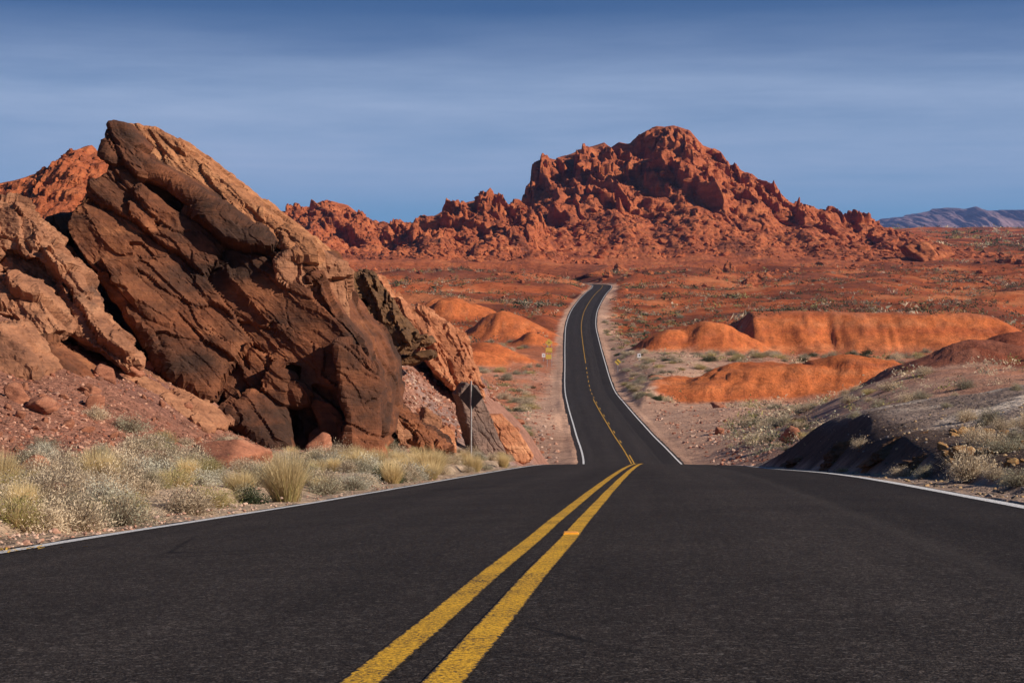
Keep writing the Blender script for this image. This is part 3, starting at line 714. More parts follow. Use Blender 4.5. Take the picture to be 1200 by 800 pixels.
# leaning plates by the sign
rock('leaning_plate', 'tall grey varnished rock plate leaning over black shade, just behind the diamond sign', 'rock', M['greyplate'],
     [dict(p=[(546, 448), (560, 452), (574, 486), (594, 530), (596, 540), (562, 540), (548, 495), (538, 462)], Y=65, T=.3, ax=.45, az=.25, kx=-.42, k=.06)],
     voxel=.05, seed=16, disp=.35, bed_deg=60)
rock('leaning_plate', 'smaller orange rock plate with a grey patch, leaning nearest the pink scree', 'rock', M['orange'],
     [dict(p=[(573, 486), (588, 484), (606, 504), (624, 534), (622, 542), (600, 540), (586, 520)], Y=68, T=.5, ax=.4, az=.35, kx=-.3, k=.08)],
     voxel=.05, seed=17, disp=.35, bed_deg=60)
rock('fallen_block', 'squarish brown block resting on the fallen strata left of the grey plate', 'boulder', M['pale'],
     [dict(p=[(493, 500), (500, 478), (518, 492), (511, 514)], Y=59, T=.7, ax=.3, az=.3, kx=-.3, k=.08)], voxel=.05, seed=18, disp=.3)
rock('fallen_block', 'orange block with a pointed top beside the shaded foot of the grey plate', 'boulder', M['orange'],
     [dict(p=[(510, 505), (524, 496), (535, 506), (538, 536), (524, 530)], Y=60, T=.5, ax=.5, az=.2, kx=-.5, k=.08)], voxel=.05, seed=19, disp=.3)
rock('fallen_strata', 'long fallen layers of sandstone sloping down from the foot of the big slab', 'rock', M['slab'],
     [dict(p=[(438, 462), (456, 468), (480, 488), (530, 522), (538, 534), (516, 534), (478, 512), (440, 486)], Y=54, T=2.2, ax=.1, az=.7, kx=-.1)],
     voxel=.05, seed=20, disp=1.0, strata=1.4)
rock('fallen_block', 'split orange block against the foot of the big slab, above the pale grasses', 'boulder', M['pale'],
     [dict(p=[(440, 492), (460, 484), (474, 498), (480, 524), (470, 538), (440, 540)], Y=51, T=1.6, ax=.3, az=.3, kx=-.2)],
     cuts=[dict(p=[(458, 500), (462, 500), (466, 540), (458, 540)], Y=51, T=.8)], voxel=.05, seed=21, disp=.9, strata=1.2)
# the lower rocks on the left
rock('side_slab', 'tan slab with a lit top lying in front of the black gap beside the huge slab', 'rock', M['pale'],
     [dict(p=[(-90, 236), (-20, 236), (24, 242), (46, 262), (58, 284), (82, 314), (106, 342), (112, 372), (140, 398), (160, 426), (150, 436), (112, 408), (76, 380), (48, 352), (14, 326), (-90, 300)], Y=41.5, T=4, ax=.1, az=.75, kx=-.25, kz=.05, k=.06)],
     cuts=[dict(p=[(-90, 286), (0, 292), (26, 306), (58, 342), (84, 374), (66, 372), (30, 335), (-90, 312)], Y=40.5, T=1.6)],
     voxel=.06, seed=22, disp=.8, facet=((2.6, 2.0, .6, .34), (.9, .9, .3, .14)))
rock('low_slab', 'low brown slab half buried in the rubble below the tan side slab', 'rock', M['pale'],
     [dict(p=[(-60, 326), (0, 324), (36, 342), (60, 370), (70, 388), (40, 396), (14, 380), (-60, 366)], Y=39.5, T=2.5, ax=.15, az=.8, k=.06)], voxel=.06, seed=23, disp=.8)
rock('low_slab', 'dark-edged slab lying alone in the middle of the rubble slope', 'rock', M['slab'],
     [dict(p=[(30, 402), (58, 404), (96, 436), (112, 460), (94, 468), (56, 448), (30, 430)], Y=37.8, T=2, ax=.15, az=.7, k=.06)], voxel=.06, seed=24, disp=.6)
rock('low_slab', 'long pale slab sloping down to the black shade at the foot of the huge slab', 'rock', M['pale'],
     [dict(p=[(118, 424), (150, 436), (190, 464), (232, 494), (246, 508), (214, 504), (164, 476), (124, 448)], Y=41, T=2.4, ax=.15, az=1.0, k=.06)], voxel=.06, seed=25, disp=.6)
rock('low_slab', 'smooth pinkish slab lowest on the red rubble, cut off by the picture edge', 'rock', M['pale'],
     [dict(p=[(-60, 380), (0, 378), (20, 400), (44, 438), (22, 446), (-60, 434)], Y=36, T=2, ax=.2, az=.7, k=.06)], voxel=.06, seed=26, disp=.5)

# ------------------------------------------------------------------ boulders
from mathutils import Vector
import bmesh
def ico(sub):
    bm = bmesh.new(); bmesh.ops.create_icosphere(bm, subdivisions=sub, radius=1.0)
    V = np.array([v.co[:] for v in bm.verts]); Fc = np.array([[v.index for v in f.verts] for f in bm.faces]); bm.free()
    return V, Fc
ICO = {s: ico(s) for s in (1, 2, 4, 5)}
def stone(seed, sub=4, planes=14, rough=.05, flat=(1, 1, .75)):
    r = np.random.default_rng(seed); V, Fc = ICO[sub]
    N = r.normal(size=(planes, 3)); N /= np.linalg.norm(N, axis=1)[:, None]
    dd = r.uniform(.62, 1.0, planes)
    dots = V @ N.T
    rad = np.where(dots > .05, dd[None] / np.maximum(dots, .05), 9).min(1)
    rad = np.minimum(rad, 1.35)
    W = V * rad[:, None]
    if rough: W = W * (1 + rough * fbm(W * 2.2 + seed, 4, seed, .6))[:, None]
    return W * np.array(flat), Fc
BOULDER = [mesh_np('boulder', *stone(50 + i, 4, 12 + i, .07, (1, r, f)), [M['boulder']], True) for i, (r, f) in enumerate(((.9, .7), (.7, .8), (1.1, .6), (.8, .95), (1, .5), (.75, .62)))]
OCHRE = [mesh_np('boulder', *stone(80 + i, 4, 11 + i, .06, (1, .9, .75)), [M['ochre']], True) for i in range(3)]
def at(px, Y):
    X = (px - 600) * Y / F0
    return X, Y, float(ground_z(np.array([X]), np.array([float(Y)]))[0])
def atpy(px, py, Y0, Y1):
    """the ground point seen at a pixel, searched along depth"""
    Ys = np.linspace(Y0, Y1, 400); X = (px - 600) * Ys / F0
    z = ground_z(X, Ys); r = HZ - F0 * z / Ys
    i = int(np.argmin(np.abs(r - py))); return float(X[i]), float(Ys[i]), float(z[i])

def boulder(px, py, w, label, Y0=10, Y1=100, mesh=None, name='boulder', group=None, sq=1.0, sink=.25):
    X, Y, z = atpy(px, py, Y0, Y1)
    r = w * Y / F0 / 2
    o = link(name, mesh or random.choice(BOULDER), (X, Y, z + r * (.55 - sink)), (random.uniform(-.3, .3), random.uniform(-.3, .3), random.uniform(0, 6.28)), (r, r, r * sq))
    return tag(o, label, 'boulder', group)
for px, py, w, lab in [(184, 546, 44, 'orange angular boulder standing in front of the red rubble slope'),
                       (268, 548, 88, 'long low pinkish boulder among shrubs at the rubble\'s foot'),
                       (35, 560, 42, 'rounded salmon boulder poking out of the roadside shrubs'),
                       (62, 588, 42, 'olive brown boulder with a dark side among the roadside shrubs'),
                       (306, 538, 22, 'dark upright boulder at the shaded toe of the big slab'),
                       (320, 536, 20, 'small pink upright stone at the toe of the big slab'),
                       (372, 534, 40, 'pinkish boulder under the dark arched hollow of the slab'),
                       (402, 540, 26, 'whitish boulder in the grass below the slab\'s pale column'),
                       (448, 548, 24, 'small brown boulder in the dry grass beside the slab\'s column'),
                       (578, 524, 14, 'little pink pointed stone against the grey leaning plate'),
                       (152, 440, 40, 'squared reddish boulder on the rubble chute under the slab'),
                       (125, 445, 26, 'narrow upright boulder beside the squared one on the rubble'),
                       (187, 440, 30, 'pale block lodged at the lower end of the black gap'),
                       (48, 480, 40, 'pale rounded boulder sitting mid slope on red rubble'),
                       (110, 478, 30, 'tilted pink boulder mid slope above the grey shrub'),
                       (20, 470, 30, 'flat topped boulder on red rubble beside the pinkish slab')]:
    boulder(px, py, w, lab)
for k in range(46):
    boulder(random.uniform(-20, 300), random.uniform(440, 545), random.uniform(7, 18), 'small red rock lying loose on the rubble slope below the slabs', group='loose rocks on the rubble slope')
for k in range(26):
    boulder(random.uniform(445, 640), random.uniform(470, 538), random.uniform(5, 12), 'small orange rock lying on the pink scree behind the diamond sign', Y0=52, Y1=96, group='loose rocks on the pink scree')
for px, py, w, lab in [(1128, 536, 26, 'ochre boulder, biggest in the cluster on the grey bank'), (1150, 522, 20, 'ochre boulder with a flat top high in the bank cluster'),
                       (1018, 492, 16, 'dark red boulder on the crest of the shaded bank'), (1026, 503, 12, 'small glowing ochre stone below the dark red boulder')]:
    boulder(px, py, w, lab, 15, 75, mesh=random.choice(OCHRE) if 'ochre' in lab else None)
for k in range(28):
    boulder(random.uniform(1105, 1215), random.uniform(505, 545), random.uniform(7, 15), 'small ochre stone of the cluster on the grey bank', 15, 55, mesh=random.choice(OCHRE), group='ochre stones on the bank')
rib = random.Random(21)
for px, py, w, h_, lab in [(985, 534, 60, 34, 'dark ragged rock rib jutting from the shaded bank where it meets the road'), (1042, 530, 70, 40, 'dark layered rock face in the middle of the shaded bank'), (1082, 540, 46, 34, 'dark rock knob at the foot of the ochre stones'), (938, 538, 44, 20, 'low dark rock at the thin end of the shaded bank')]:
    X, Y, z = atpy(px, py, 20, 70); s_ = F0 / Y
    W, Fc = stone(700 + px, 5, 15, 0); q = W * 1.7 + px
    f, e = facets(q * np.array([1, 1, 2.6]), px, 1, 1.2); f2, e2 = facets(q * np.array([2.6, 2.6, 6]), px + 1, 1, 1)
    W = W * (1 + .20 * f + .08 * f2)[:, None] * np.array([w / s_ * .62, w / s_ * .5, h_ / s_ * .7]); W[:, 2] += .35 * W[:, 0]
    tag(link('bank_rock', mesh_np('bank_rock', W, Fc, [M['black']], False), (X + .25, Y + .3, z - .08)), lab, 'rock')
for px, py, w, lab in [(928, 516, 26, 'reddish boulder beside pale shrubs on the pull-off flat'), (842, 478, 16, 'dark red boulder at the foot of the orange mound'), (843, 508, 14, 'pale pink boulder next to olive shrubs on the flat'),
                       (776, 466, 9, 'whitish stone lying below the gravel bench')]:
    boulder(px, py, w, lab, 110, 240)

# ------------------------------------------------------------------ scree and rubble: nobody could count it
def rubble(name, pts, sizes, mats, seed, sub=1):
    r = np.random.default_rng(seed); kinds = [stone(900 + i, sub, 8, 0, (1, .8, .65)) for i in range(6)]
    V = []; Q = []; b = 0; mi = []
    for i in range(6):
        sel = np.arange(i, len(pts), 6)
        kv, kf = kinds[i]; n = len(sel)
        a = r.uniform(0, 6.28, n); c, s = np.cos(a), np.sin(a); t = r.uniform(-.6, .6, n)
        S = sizes[sel][:, None]
        x = kv[None, :, 0] * S; y = kv[None, :, 1] * S; z = kv[None, :, 2] * S
        y2 = y * np.cos(t)[:, None] - z * np.sin(t)[:, None]; z2 = y * np.sin(t)[:, None] + z * np.cos(t)[:, None]
        W = np.stack([x * c[:, None] - y2 * s[:, None], x * s[:, None] + y2 * c[:, None], z2], -1) + pts[sel][:, None, :]
        V.append(W.reshape(-1, 3)); Q.append((kf[None] + (np.arange(n) * len(kv))[:, None, None]).reshape(-1, 3) + b); b += n * len(kv)
        mi.append(np.repeat(r.integers(0, len(mats), n), len(kf)))
    me = mesh_np(name, np.concatenate(V), np.concatenate(Q), mats, False, mat_idx=np.concatenate(mi))
    return tag(link(name, me), kind='stuff')
def chip(name, c): return plain(name, c, .9, 0, 5, .35)
CH = [chip('red_chip', (.27, .10, .06)), chip('pink_chip', (.42, .22, .15)), chip('brown_chip', (.17, .075, .05)), chip('pale_chip', (.5, .33, .25))]
def scatter(n, pxr, Yr, cond, seed):
    r = np.random.default_rng(seed)
    px = r.uniform(*pxr, n); Y = np.exp(r.uniform(math.log(Yr[0]), math.log(Yr[1]), n)); X = (px - 600) * Y / F0
    z, d, mm, o = ground_z(X, Y, True, True)
    k = cond(px, Y, X, z, d, mm, o)
    return np.stack([X, Y, z], 1)[k], d[k], px[k]
r_ = np.random.default_rng(5)
pts, d, _ = scatter(17000, (-60, 460), (18, 60), lambda px, Y, X, z, d, mm, o: (d > 3.5 + 2.5 * np.random.default_rng(1).random(len(d))) & (o < 0), 31)
rubble('rubble', pts, .018 + .05 * r_.random(len(pts)) ** 2.5 + .06 * (r_.random(len(pts)) > .97), CH[:3], 32)
pts, d, _ = scatter(19000, (420, 665), (50, 96), lambda px, Y, X, z, d, mm, o: (d > 3) & (o < 0), 33)
rubble('scree', pts, .022 + .13 * r_.random(len(pts)) ** 4, [CH[1], CH[0], CH[3], CH[0], CH[2]], 34)
pts, d, _ = scatter(9000, (-60, 700), (9, 75), lambda px, Y, X, z, d, mm, o: (d > -.12) & (d < 3.2) & (o < 0), 35)
pts[:, 2] = np.where(d < .1, pts[:, 2] + .10, pts[:, 2])
rubble('gravel', pts, .008 + .022 * r_.random(len(pts)) ** 2, [CH[3], CH[1], CH[3]], 36)
GCH = [chip('grey_chip', (.26, .21, .18)), chip('ochre_chip', (.42, .27, .14)), chip('dark_chip', (.10, .075, .06))]
pts, d, _ = scatter(4500, (840, 1290), (12, 75), lambda px, Y, X, z, d, mm, o: (d > .12) & (d < 12) & (o > 0), 37)
rubble('gravel', pts, .01 + .04 * r_.random(len(pts)) ** 3, GCH, 38)
pts, d, _ = scatter(8000, (560, 940), (105, 330), lambda px, Y, X, z, d, mm, o: (d > 1.5) & (mm < .2), 39)
rubble('stones', pts, .05 + .22 * r_.random(len(pts)) ** 4, [CH[1], CH[3], CH[0]], 40)

# ------------------------------------------------------------------ hills and mountains
def hill(name, sil, Yb, Yr, pyb, mat, colpx=.8, nrow=230, sizes=((16, .55), (7, .45), (3.2, .4)), cliff=.55, seed=1, relief=5.0, tail=.6, talus=.5, fins=0.0, fs=1.0, stones=None):
    s = np.array(sil, float)
    px = np.arange(s[0, 0], s[-1, 0], colpx); py = np.interp(px, s[:, 0], s[:, 1])
    base = np.interp(px, *np.array(pyb, float).T) if not np.isscalar(pyb) else np.full(len(px), pyb)
    yr = Yr + 0 * px
    X = (px - 600) * Yr / F0
    yr = yr + relief * 3 * fbm(np.stack([X / 45, X * 0, X * 0 + seed], 1), 4, seed)
    zr = (HZ - py) * yr / F0; zb = (HZ - base) * Yb / F0
    v = np.concatenate([np.linspace(-.14, 1, nrow), 1 + tail * np.linspace(.03, 1, nrow // 4) ** 1.3])[:, None]
    Yg = Yb + (yr[None] - Yb) * v
    w = 1 - cliff
    f = np.where(v < w, talus * (np.clip(v, 0, w) / w) ** .9, talus + (1 - talus) * ((np.maximum(v, w) - w) / cliff) ** .8)
    f = np.where(v < 0, 3.5 * v, f)
    f = np.where(v > 1, 1 - .9 * (np.maximum(0, v - 1) / tail) ** 1.4, f)
    Xg = np.repeat(X[None], len(v), 0)
    one = np.ones_like(Xg)
    amp = sstep(-.05, .3, v) * (1 - .6 * sstep(.9, 1.05, v)) * one
    Pq = np.stack([Xg.ravel(), Yg.ravel(), np.zeros(Xg.size)], 1)
    gl = fbm(np.stack([Pq[:, 0] / (26 * fs), Pq[:, 1] / (90 * fs), Pq[:, 2] + seed], 1), 4, seed + 3, .55)
    H = zr - zb
    Z = zb[None] + H[None] * f
    Z = Z + (relief * 1.3 * gl).reshape(Z.shape) * amp * np.clip(H / (40 * fs), .15, 1)[None] * (1 - sstep(.75, 1.0, v))
    P3 = np.stack([Xg.ravel(), Yg.ravel(), Z.ravel()], 1)
    vv = (v * one).ravel(); hh = np.repeat(np.clip(H / (60 * fs), .12, 1)[None], len(v), 0).ravel()
    hi_ = sstep(.30, .62, vv + .12 * fbm(P3 / (40 * fs), 3, seed + 50))       # cliffs above, talus below
    hi_ = hi_ * sstep(.22, .75, hh)
    D = np.zeros(len(P3)); A_ = amp.ravel()
    if fins:
        # leaning slabs: long faces towards the sun's side, abrupt walls on the other
        for per, a in ((44, 1.0), (17, .42)):
            t = (P3[:, 0] * .85 + P3[:, 2] * .62) / (per * fs) + .9 * fbm(P3 / (per * 1.3 * fs), 3, seed + 30)
            sw = t - np.floor(t)
            m = np.clip(.55 + 1.2 * perlin(P3 / (per * 1.1 * fs) + 7, seed + 33), 0, 1.3)
            prof = np.where(sw < .12, sw / .12, 1 - (sw - .12) / .88)
            D += fins * a * m * (prof - .45) * hi_ * A_ * hh
    for i, (L, a) in enumerate(sizes):
        q = P3 / L + .4 * np.stack([fbm(P3 / L * .7, 2, seed + 20), fbm(P3 / L * .7 + 9, 2, seed + 21), 0 * P3[:, 0]], 1)
        F1, e, R, Dl = cells(q, seed * 5 + i)
        dome = np.sqrt(np.maximum(0, 1 - (F1 * 1.3) ** 2)) - .5
        ft = (R[:, 0] - .5) * 1.2 + (Dl * (R[:, 1:4] - .5)).sum(1) * 2.0
        keep = sstep(.35, .55, R[:, 3] + .45 * hi_ - (.15 if i < 2 else 0))
        big = 1.0 - i / max(1, len(sizes) - 1)       # 1 for the largest size, 0 for the smallest
        wgt = (.12 + .88 * hi_) * big + (1 - big) * (1.0 - .4 * hi_)
        D += a * L * (.55 * dome * keep * (1 - .75 * hi_) + .5 * ft * (.45 + .55 * hi_)) * wgt * (.25 + .75 * A_) * (hh if i == 0 else np.maximum(hh, .5))
    nrm = np.array([0, -.62, .78])
    fade = 1 - .85 * sstep(.86, 1.0, vv) * (vv < 1.3)
    V = P3 + nrm[None] * (D * fade)[:, None]
    me = mesh_np(name, V, grid_faces(len(v), len(px)), [mat], True)
    if stones:
        r = np.random.default_rng(seed); p_ = np.where((vv > .06) & (vv < .97), np.clip(1.15 - vv, .25, 1), 0); p_ /= p_.sum()
        k = r.choice(len(V), stones[0], replace=False, p=p_)
        sz = stones[1] + stones[2] * r.random(len(k)) ** 4
        rubble('boulder_field', V[k] + np.array([0, 0, -.2]) * sz[:, None], sz, [mat], seed + 3)
    return tag(link(name, me), kind='structure')

hill('butte', [(540, 312), (585, 268), (600, 244), (612, 240), (619, 236), (623, 214), (636, 199), (656, 184), (690, 172), (702, 168), (708, 166), (716, 172), (726, 168), (737, 170), (752, 156), (762, 151), (770, 148), (780, 149), (790, 147), (800, 150), (808, 153), (825, 171), (836, 174), (845, 179), (852, 190), (862, 198), (870, 203), (880, 206), (888, 214), (900, 222), (930, 240), (950, 247), (970, 255), (990, 261), (1012, 265), (1040, 275), (1080, 290), (1130, 310)],
     840, 1120, [(540, 312), (700, 314), (900, 312), (1050, 305), (1130, 305)], M['butte'], .7, 330, ((34, .36), (11, .30), (4.8, .40), (2.4, .5)), .55, 41, 5.0, .5, .38, fins=30.0, stones=(4500, .7, 3.2))
hill('ridge', [(270, 315), (318, 285), (335, 252), (345, 246), (352, 249), (366, 240), (382, 234), (394, 237), (407, 241), (417, 248), (425, 250), (432, 259), (440, 257), (447, 263), (458, 264), (468, 257), (477, 263), (490, 259), (497, 252), (505, 255), (522, 247), (545, 238), (560, 234), (575, 229), (590, 232), (597, 242), (606, 240), (620, 248), (650, 285), (690, 315)],
     760, 940, [(270, 306), (690, 310)], M['butte'], .7, 210, ((13, .5), (6.5, .55), (3, .5), (1.6, .45)), .5, 43, 6.0, .5, .42, fins=14.0, fs=.6, stones=(4500, .6, 2.4))
hill('red_hill', [(-260, 240), (-120, 222), (-30, 224), (0, 215), (24, 209), (34, 206), (60, 198), (84, 190), (88, 178), (100, 171), (108, 169), (113, 176), (124, 178), (140, 178), (165, 196), (230, 240), (300, 300), (360, 350)],
     240, 330, 345, M['butte'], .9, 150, ((7, .4), (3.2, .5), (1.5, .5), (.8, .4)), .5, 45, 1.6, .6, .45, fs=.3, stones=(3000, .25, .9))
hill('distant_mountains', [(700, 280), (960, 270), (1000, 266), (1016, 262), (1040, 256), (1062, 253), (1085, 248), (1097, 245), (1112, 243.5), (1128, 245), (1140, 247), (1149, 245), (1160, 247), (1180, 246), (1200, 246), (1280, 244), (1380, 250), (1500, 262), (1650, 276)],
     7600, 9300, 284, rock_mat('far_mountain_rock', (.36, .22, .22), (.25, .155, .165), (.15, .10, .12), (.12, .085, .10), .55, .7, scale=.012, bed=(0, 5, 0), bumpd=8), 1.0, 140, ((700, .10), (260, .14), (90, .12)), .55, 47, 115.0, .4, .4, fins=110, fs=14)

pts, d, _ = scatter(5200, (330, 1215), (560, 850), lambda px, Y, X, z, d, mm, o: (d > 4) & (np.random.default_rng(3).random(len(px)) < ((Y - 560) / 290) ** 1.6), 49)
r_ = np.random.default_rng(9)
rubble('boulder_field', pts, .35 + 1.5 * r_.random(len(pts)) ** 4, [M['butte']], 50)
# outcrops: rock knobs on the plain
def knob(px, py, wpx, hpx, Y, label, seed, group=None, lean=.3):
    s = F0 / Y; w = wpx / s; h = hpx / s
    V, Fc = ICO[5]
    V = V.copy(); W, _ = stone(seed, 5, 16, 0, (1, 1, 1))
    q = W * 1.6 + seed
    f, e = facets(q * 1.3, seed, 1, .8); f2, e2 = facets(q * 3.2, seed + 1, 1, .8)
    W = W * (1 + .16 * f + .07 * f2 - .05 * (1 - sstep(0, .1, e)))[:, None]
    W[:, 0] += lean * W[:, 2] * -1
    W = W * np.array([w / 2, w / 2 * .9, h * .85])
    X = (px - 600) / s
    z = (HZ - py) / s + h * .10
    o = link('rock_outcrop', mesh_np('rock_outcrop', W, Fc, [M['outcrop']], True), (X, Y, z))
    return tag(o, label, 'rock outcrop', group)
knob(1086, 312, 52, 32, 860, 'biggest red outcrop on the plain, black shade on one side and a lit sloping rib', 301, lean=.5)
knob(1106, 312, 34, 26, 865, 'lit rounded rib joined to the biggest outcrop on the plain', 302, lean=.6)
knob(1050, 312, 26, 12, 850, 'low rounded outcrop lying before the biggest outcrop on the plain', 303)
knob(1128, 318, 30, 9, 840, 'flat spread of rock trailing down from the biggest outcrop', 304)
rr = random.Random(3)
OUT = [(836, 302, 22, 20), (856, 300, 18, 22), (878, 302, 24, 16), (895, 306, 22, 12), (816, 303, 20, 12), (712, 302, 16, 14), (730, 305, 20, 16), (760, 302, 16, 10), (625, 308, 20, 12), (604, 310, 22, 11), (646, 310, 18, 9), (790, 308, 24, 9),
       (455, 292, 24, 16), (470, 296, 14, 11), (405, 296, 30, 12), (430, 298, 22, 9), (520, 292, 18, 10), (560, 296, 22, 9), (930, 306, 26, 10), (965, 308, 20, 8), (1000, 306, 26, 9), (1150, 292, 24, 9), (1180, 288, 20, 10), (1196, 300, 24, 12)]
for i, (px, py, w, h) in enumerate(OUT):
    X, Y, z = atpy(px, py, 640, 1000)
    Y = rr.uniform(700, 850) if px > 560 else rr.uniform(640, 775)
    X, Y, z = at(px, Y); k_ = rr.uniform(.45, .95)
    knob(px, HZ - F0 * z / Y, w * k_, h * k_ * .8, Y, 'red rock outcrop among others along the foot of the distant hills', 310 + i, 'rock outcrops at the foot of the hills', rr.uniform(-.3, .5))

# ------------------------------------------------------------------ plants
def blades(n, seed, rad, hgt, width, curl=.25, base_r=.25, mat=0):
    """grass-like blades: two-quad strips fanning out from the base"""
    r = np.random.default_rng(seed)
    a = r.uniform(0, 6.283, n); tilt = r.uniform(0, 1, n) ** .7
    bx = np.cos(a) * base_r * r.random(n); by = np.sin(a) * base_r * r.random(n)
    L = hgt * r.uniform(.55, 1.1, n); out = rad * tilt * r.uniform(.6, 1.1, n)
    dirx, diry = np.cos(a + r.normal(0, .4, n)), np.sin(a + r.normal(0, .4, n))
    ts = (0, .55, 1.0); V = np.zeros((n, 6, 3))
    sxa = r.uniform(0, 6.28, n)
    for k, t in enumerate(ts):
        x = bx + dirx * out * (t + curl * t * t) ; y = by + diry * out * (t + curl * t * t); z = L * (t - .25 * tilt * t * t)
        w = width * (1 - .85 * t)
        V[:, 2 * k] = np.stack([x - np.cos(sxa) * w, y - np.sin(sxa) * w, z], 1); V[:, 2 * k + 1] = np.stack([x + np.cos(sxa) * w, y + np.sin(sxa) * w, z], 1)
    b = np.arange(n)[:, None] * 6
    Q = np.concatenate([b + np.array([0, 1, 3, 2]), b + np.array([2, 3, 5, 4])])
    return V.reshape(-1, 3), Q
def leaves(n, seed, rx, rz, size, clump=14, elong=2.2, fill=.45):
    """leaf flecks in irregular clumps through a dome"""
    r = np.random.default_rng(seed)
    cd = r.normal(size=(clump, 3)); cd[:, 2] = np.abs(cd[:, 2]) * .9 + .05; cd /= np.linalg.norm(cd, axis=1)[:, None]
    cr = r.uniform(.45, 1.0, clump); cc = cd * cr[:, None]; csz = r.uniform(.22, .42, clump)
    i = r.integers(0, clump, n)
    p = cc[i] + r.normal(size=(n, 3)) * (csz[i] * .55)[:, None]
    k = int(n * fill * .5)
    p[:k] = r.normal(size=(k, 3)) * .42; p[:, 2] = np.abs(p[:, 2])
    p = p * np.array([rx, rx, rz])
    d = p / (np.linalg.norm(p, axis=1)[:, None] + 1e-6) + r.normal(size=(n, 3)) * .7; d /= np.linalg.norm(d, axis=1)[:, None]
    s = np.cross(d, r.normal(size=(n, 3))); s /= np.linalg.norm(s, axis=1)[:, None]
    L = size * r.uniform(.6, 1.4, n)[:, None]; W = L / elong / 2
    V = np.stack([p - s * W * .6, p + s * W * .6, p + d * L * .6 + s * W, p + d * L - s * W * .1], 1).reshape(-1, 3)
    return V, np.arange(4 * n).reshape(-1, 4)
def stems(n, seed, rx, rz, w=.004):
    r = np.random.default_rng(seed)
    d = r.normal(size=(n, 3)); d[:, 2] = np.abs(d[:, 2]) + .2; d /= np.linalg.norm(d, axis=1)[:, None]
    e = d * np.array([rx, rx, rz]) * r.uniform(.7, 1.05, n)[:, None]; m = e * .5 + r.normal(size=(n, 3)) * .07 * rx
    b = r.normal(size=(n, 3)) * np.array([.06, .06, 0]) * rx
    s = np.cross(d, r.normal(size=(n, 3))); s /= np.linalg.norm(s, axis=1)[:, None]
    V = np.stack([b - s * w * 1.6, b + s * w * 1.6, m - s * w, m + s * w, e - s * w * .5, e + s * w * .5], 1).reshape(-1, 3)
    q = np.arange(n)[:, None] * 6
    return V, np.concatenate([q + np.array([0, 1, 3, 2]), q + np.array([2, 3, 5, 4])])
def join(parts):
    V = []; Q = []; mi = []; b = 0
    for k, (v, q) in parts: V.append(v); Q.append(q + b); mi.append(np.full(len(q), k)); b += len(v)
    return np.concatenate(V), np.concatenate(Q), np.concatenate(mi)
def shrub_mesh(kind, seed, split=False):
    if kind == 'pale':
        V, Q, mi = join([(0, leaves(2600, seed, .5, .55, .045, 26, 2.4)), (1, stems(260, seed + 1, .55, .62, .0035)), (0, blades(300, seed + 2, .5, .55, .003))]); ms = [M['l_pale'], M['twig']]
    elif kind == 'grey':
        V, Q, mi = join([(0, leaves(3000, seed, .5, .5, .034, 30, 2.0)), (1, stems(220, seed + 1, .52, .55, .004))]); ms = [M['l_grey'], M['twig']]
    elif kind == 'white':
        V, Q, mi = join([(0, leaves(3000, seed, .5, .5, .036, 30, 2.0)), (1, stems(160, seed + 1, .5, .5, .0035))]); ms = [M['l_white'], M['twig']]
    elif kind == 'yellow':
        V, Q, mi = join([(0, blades(1500, seed, .36, .85, .0045, .3, .2)), (1, blades(250, seed + 1, .3, .6, .004))]); ms = [M['l_yellow'], M['l_olive']]
    elif kind == 'olive':
        V, Q, mi = join([(0, leaves(2000, seed, .5, .42, .045, 24, 3.0)), (1, blades(500, seed + 1, .5, .5, .004)), (2, stems(100, seed + 2, .5, .45))]); ms = [M['l_olive'], M['l_yellow'], M['twig']]
    else:
        V, Q, mi = join([(0, leaves(2600, seed, .5, .5, .05, 26, 2.2)), (1, stems(120, seed + 1, .5, .5))]); ms = [M['l_dark'], M['twig']]
    if split:
        def sub(sel, nm):
            q = Q[sel]; u, inv = np.unique(q.ravel(), return_inverse=True)
            return mesh_np(nm, V[u], inv.reshape(q.shape), ms, False, mat_idx=mi[sel])
        st = mi > 0 if kind in ('yellow',) else mi == len(ms) - 1
        return sub(~st, 'foliage'), sub(st, 'stems')
    return mesh_np(kind, V, Q, ms, False, mat_idx=mi)
SHRUB = {k: [shrub_mesh(k, 500 + 20 * j + i) for i in range(4)] for j, k in enumerate(('pale', 'grey', 'white', 'yellow', 'olive', 'dark'))}
PARTS = {k: [shrub_mesh(k, 500 + 20 * j + i, True) for i in range(4)] for j, k in enumerate(('pale', 'grey', 'white', 'yellow', 'olive', 'dark'))}
KNAME = {'pale': ('dry_shrub', 'shrub'), 'grey': ('desert_shrub', 'shrub'), 'white': ('silver_shrub', 'shrub'), 'yellow': ('grass_tuft', 'grass'), 'olive': ('olive_shrub', 'shrub'), 'dark': ('green_shrub', 'shrub')}
def plant(kind, X, Y, z, size, label, group=None, sq=1.0, parts=False):
    if parts:
        o = link(KNAME[kind][0], None, (X, Y, z - .03 * size), (random.uniform(-.08, .08), random.uniform(-.08, .08), random.uniform(0, 6.28)), (size, size, size * sq))
        i = random.randrange(4)
        link('blades' if kind == 'yellow' else 'foliage', PARTS[kind][i][0], parent=o); link('dead_stalks' if kind == 'yellow' else 'stems', PARTS[kind][i][1], parent=o)
        return tag(o, label, KNAME[kind][1], group)
    o = link(KNAME[kind][0], random.choice(SHRUB[kind]), (X, Y, z - .03 * size), (random.uniform(-.08, .08), random.uniform(-.08, .08), random.uniform(0, 6.28)), (size, size, size * sq))
    return tag(o, label, KNAME[kind][1], group)
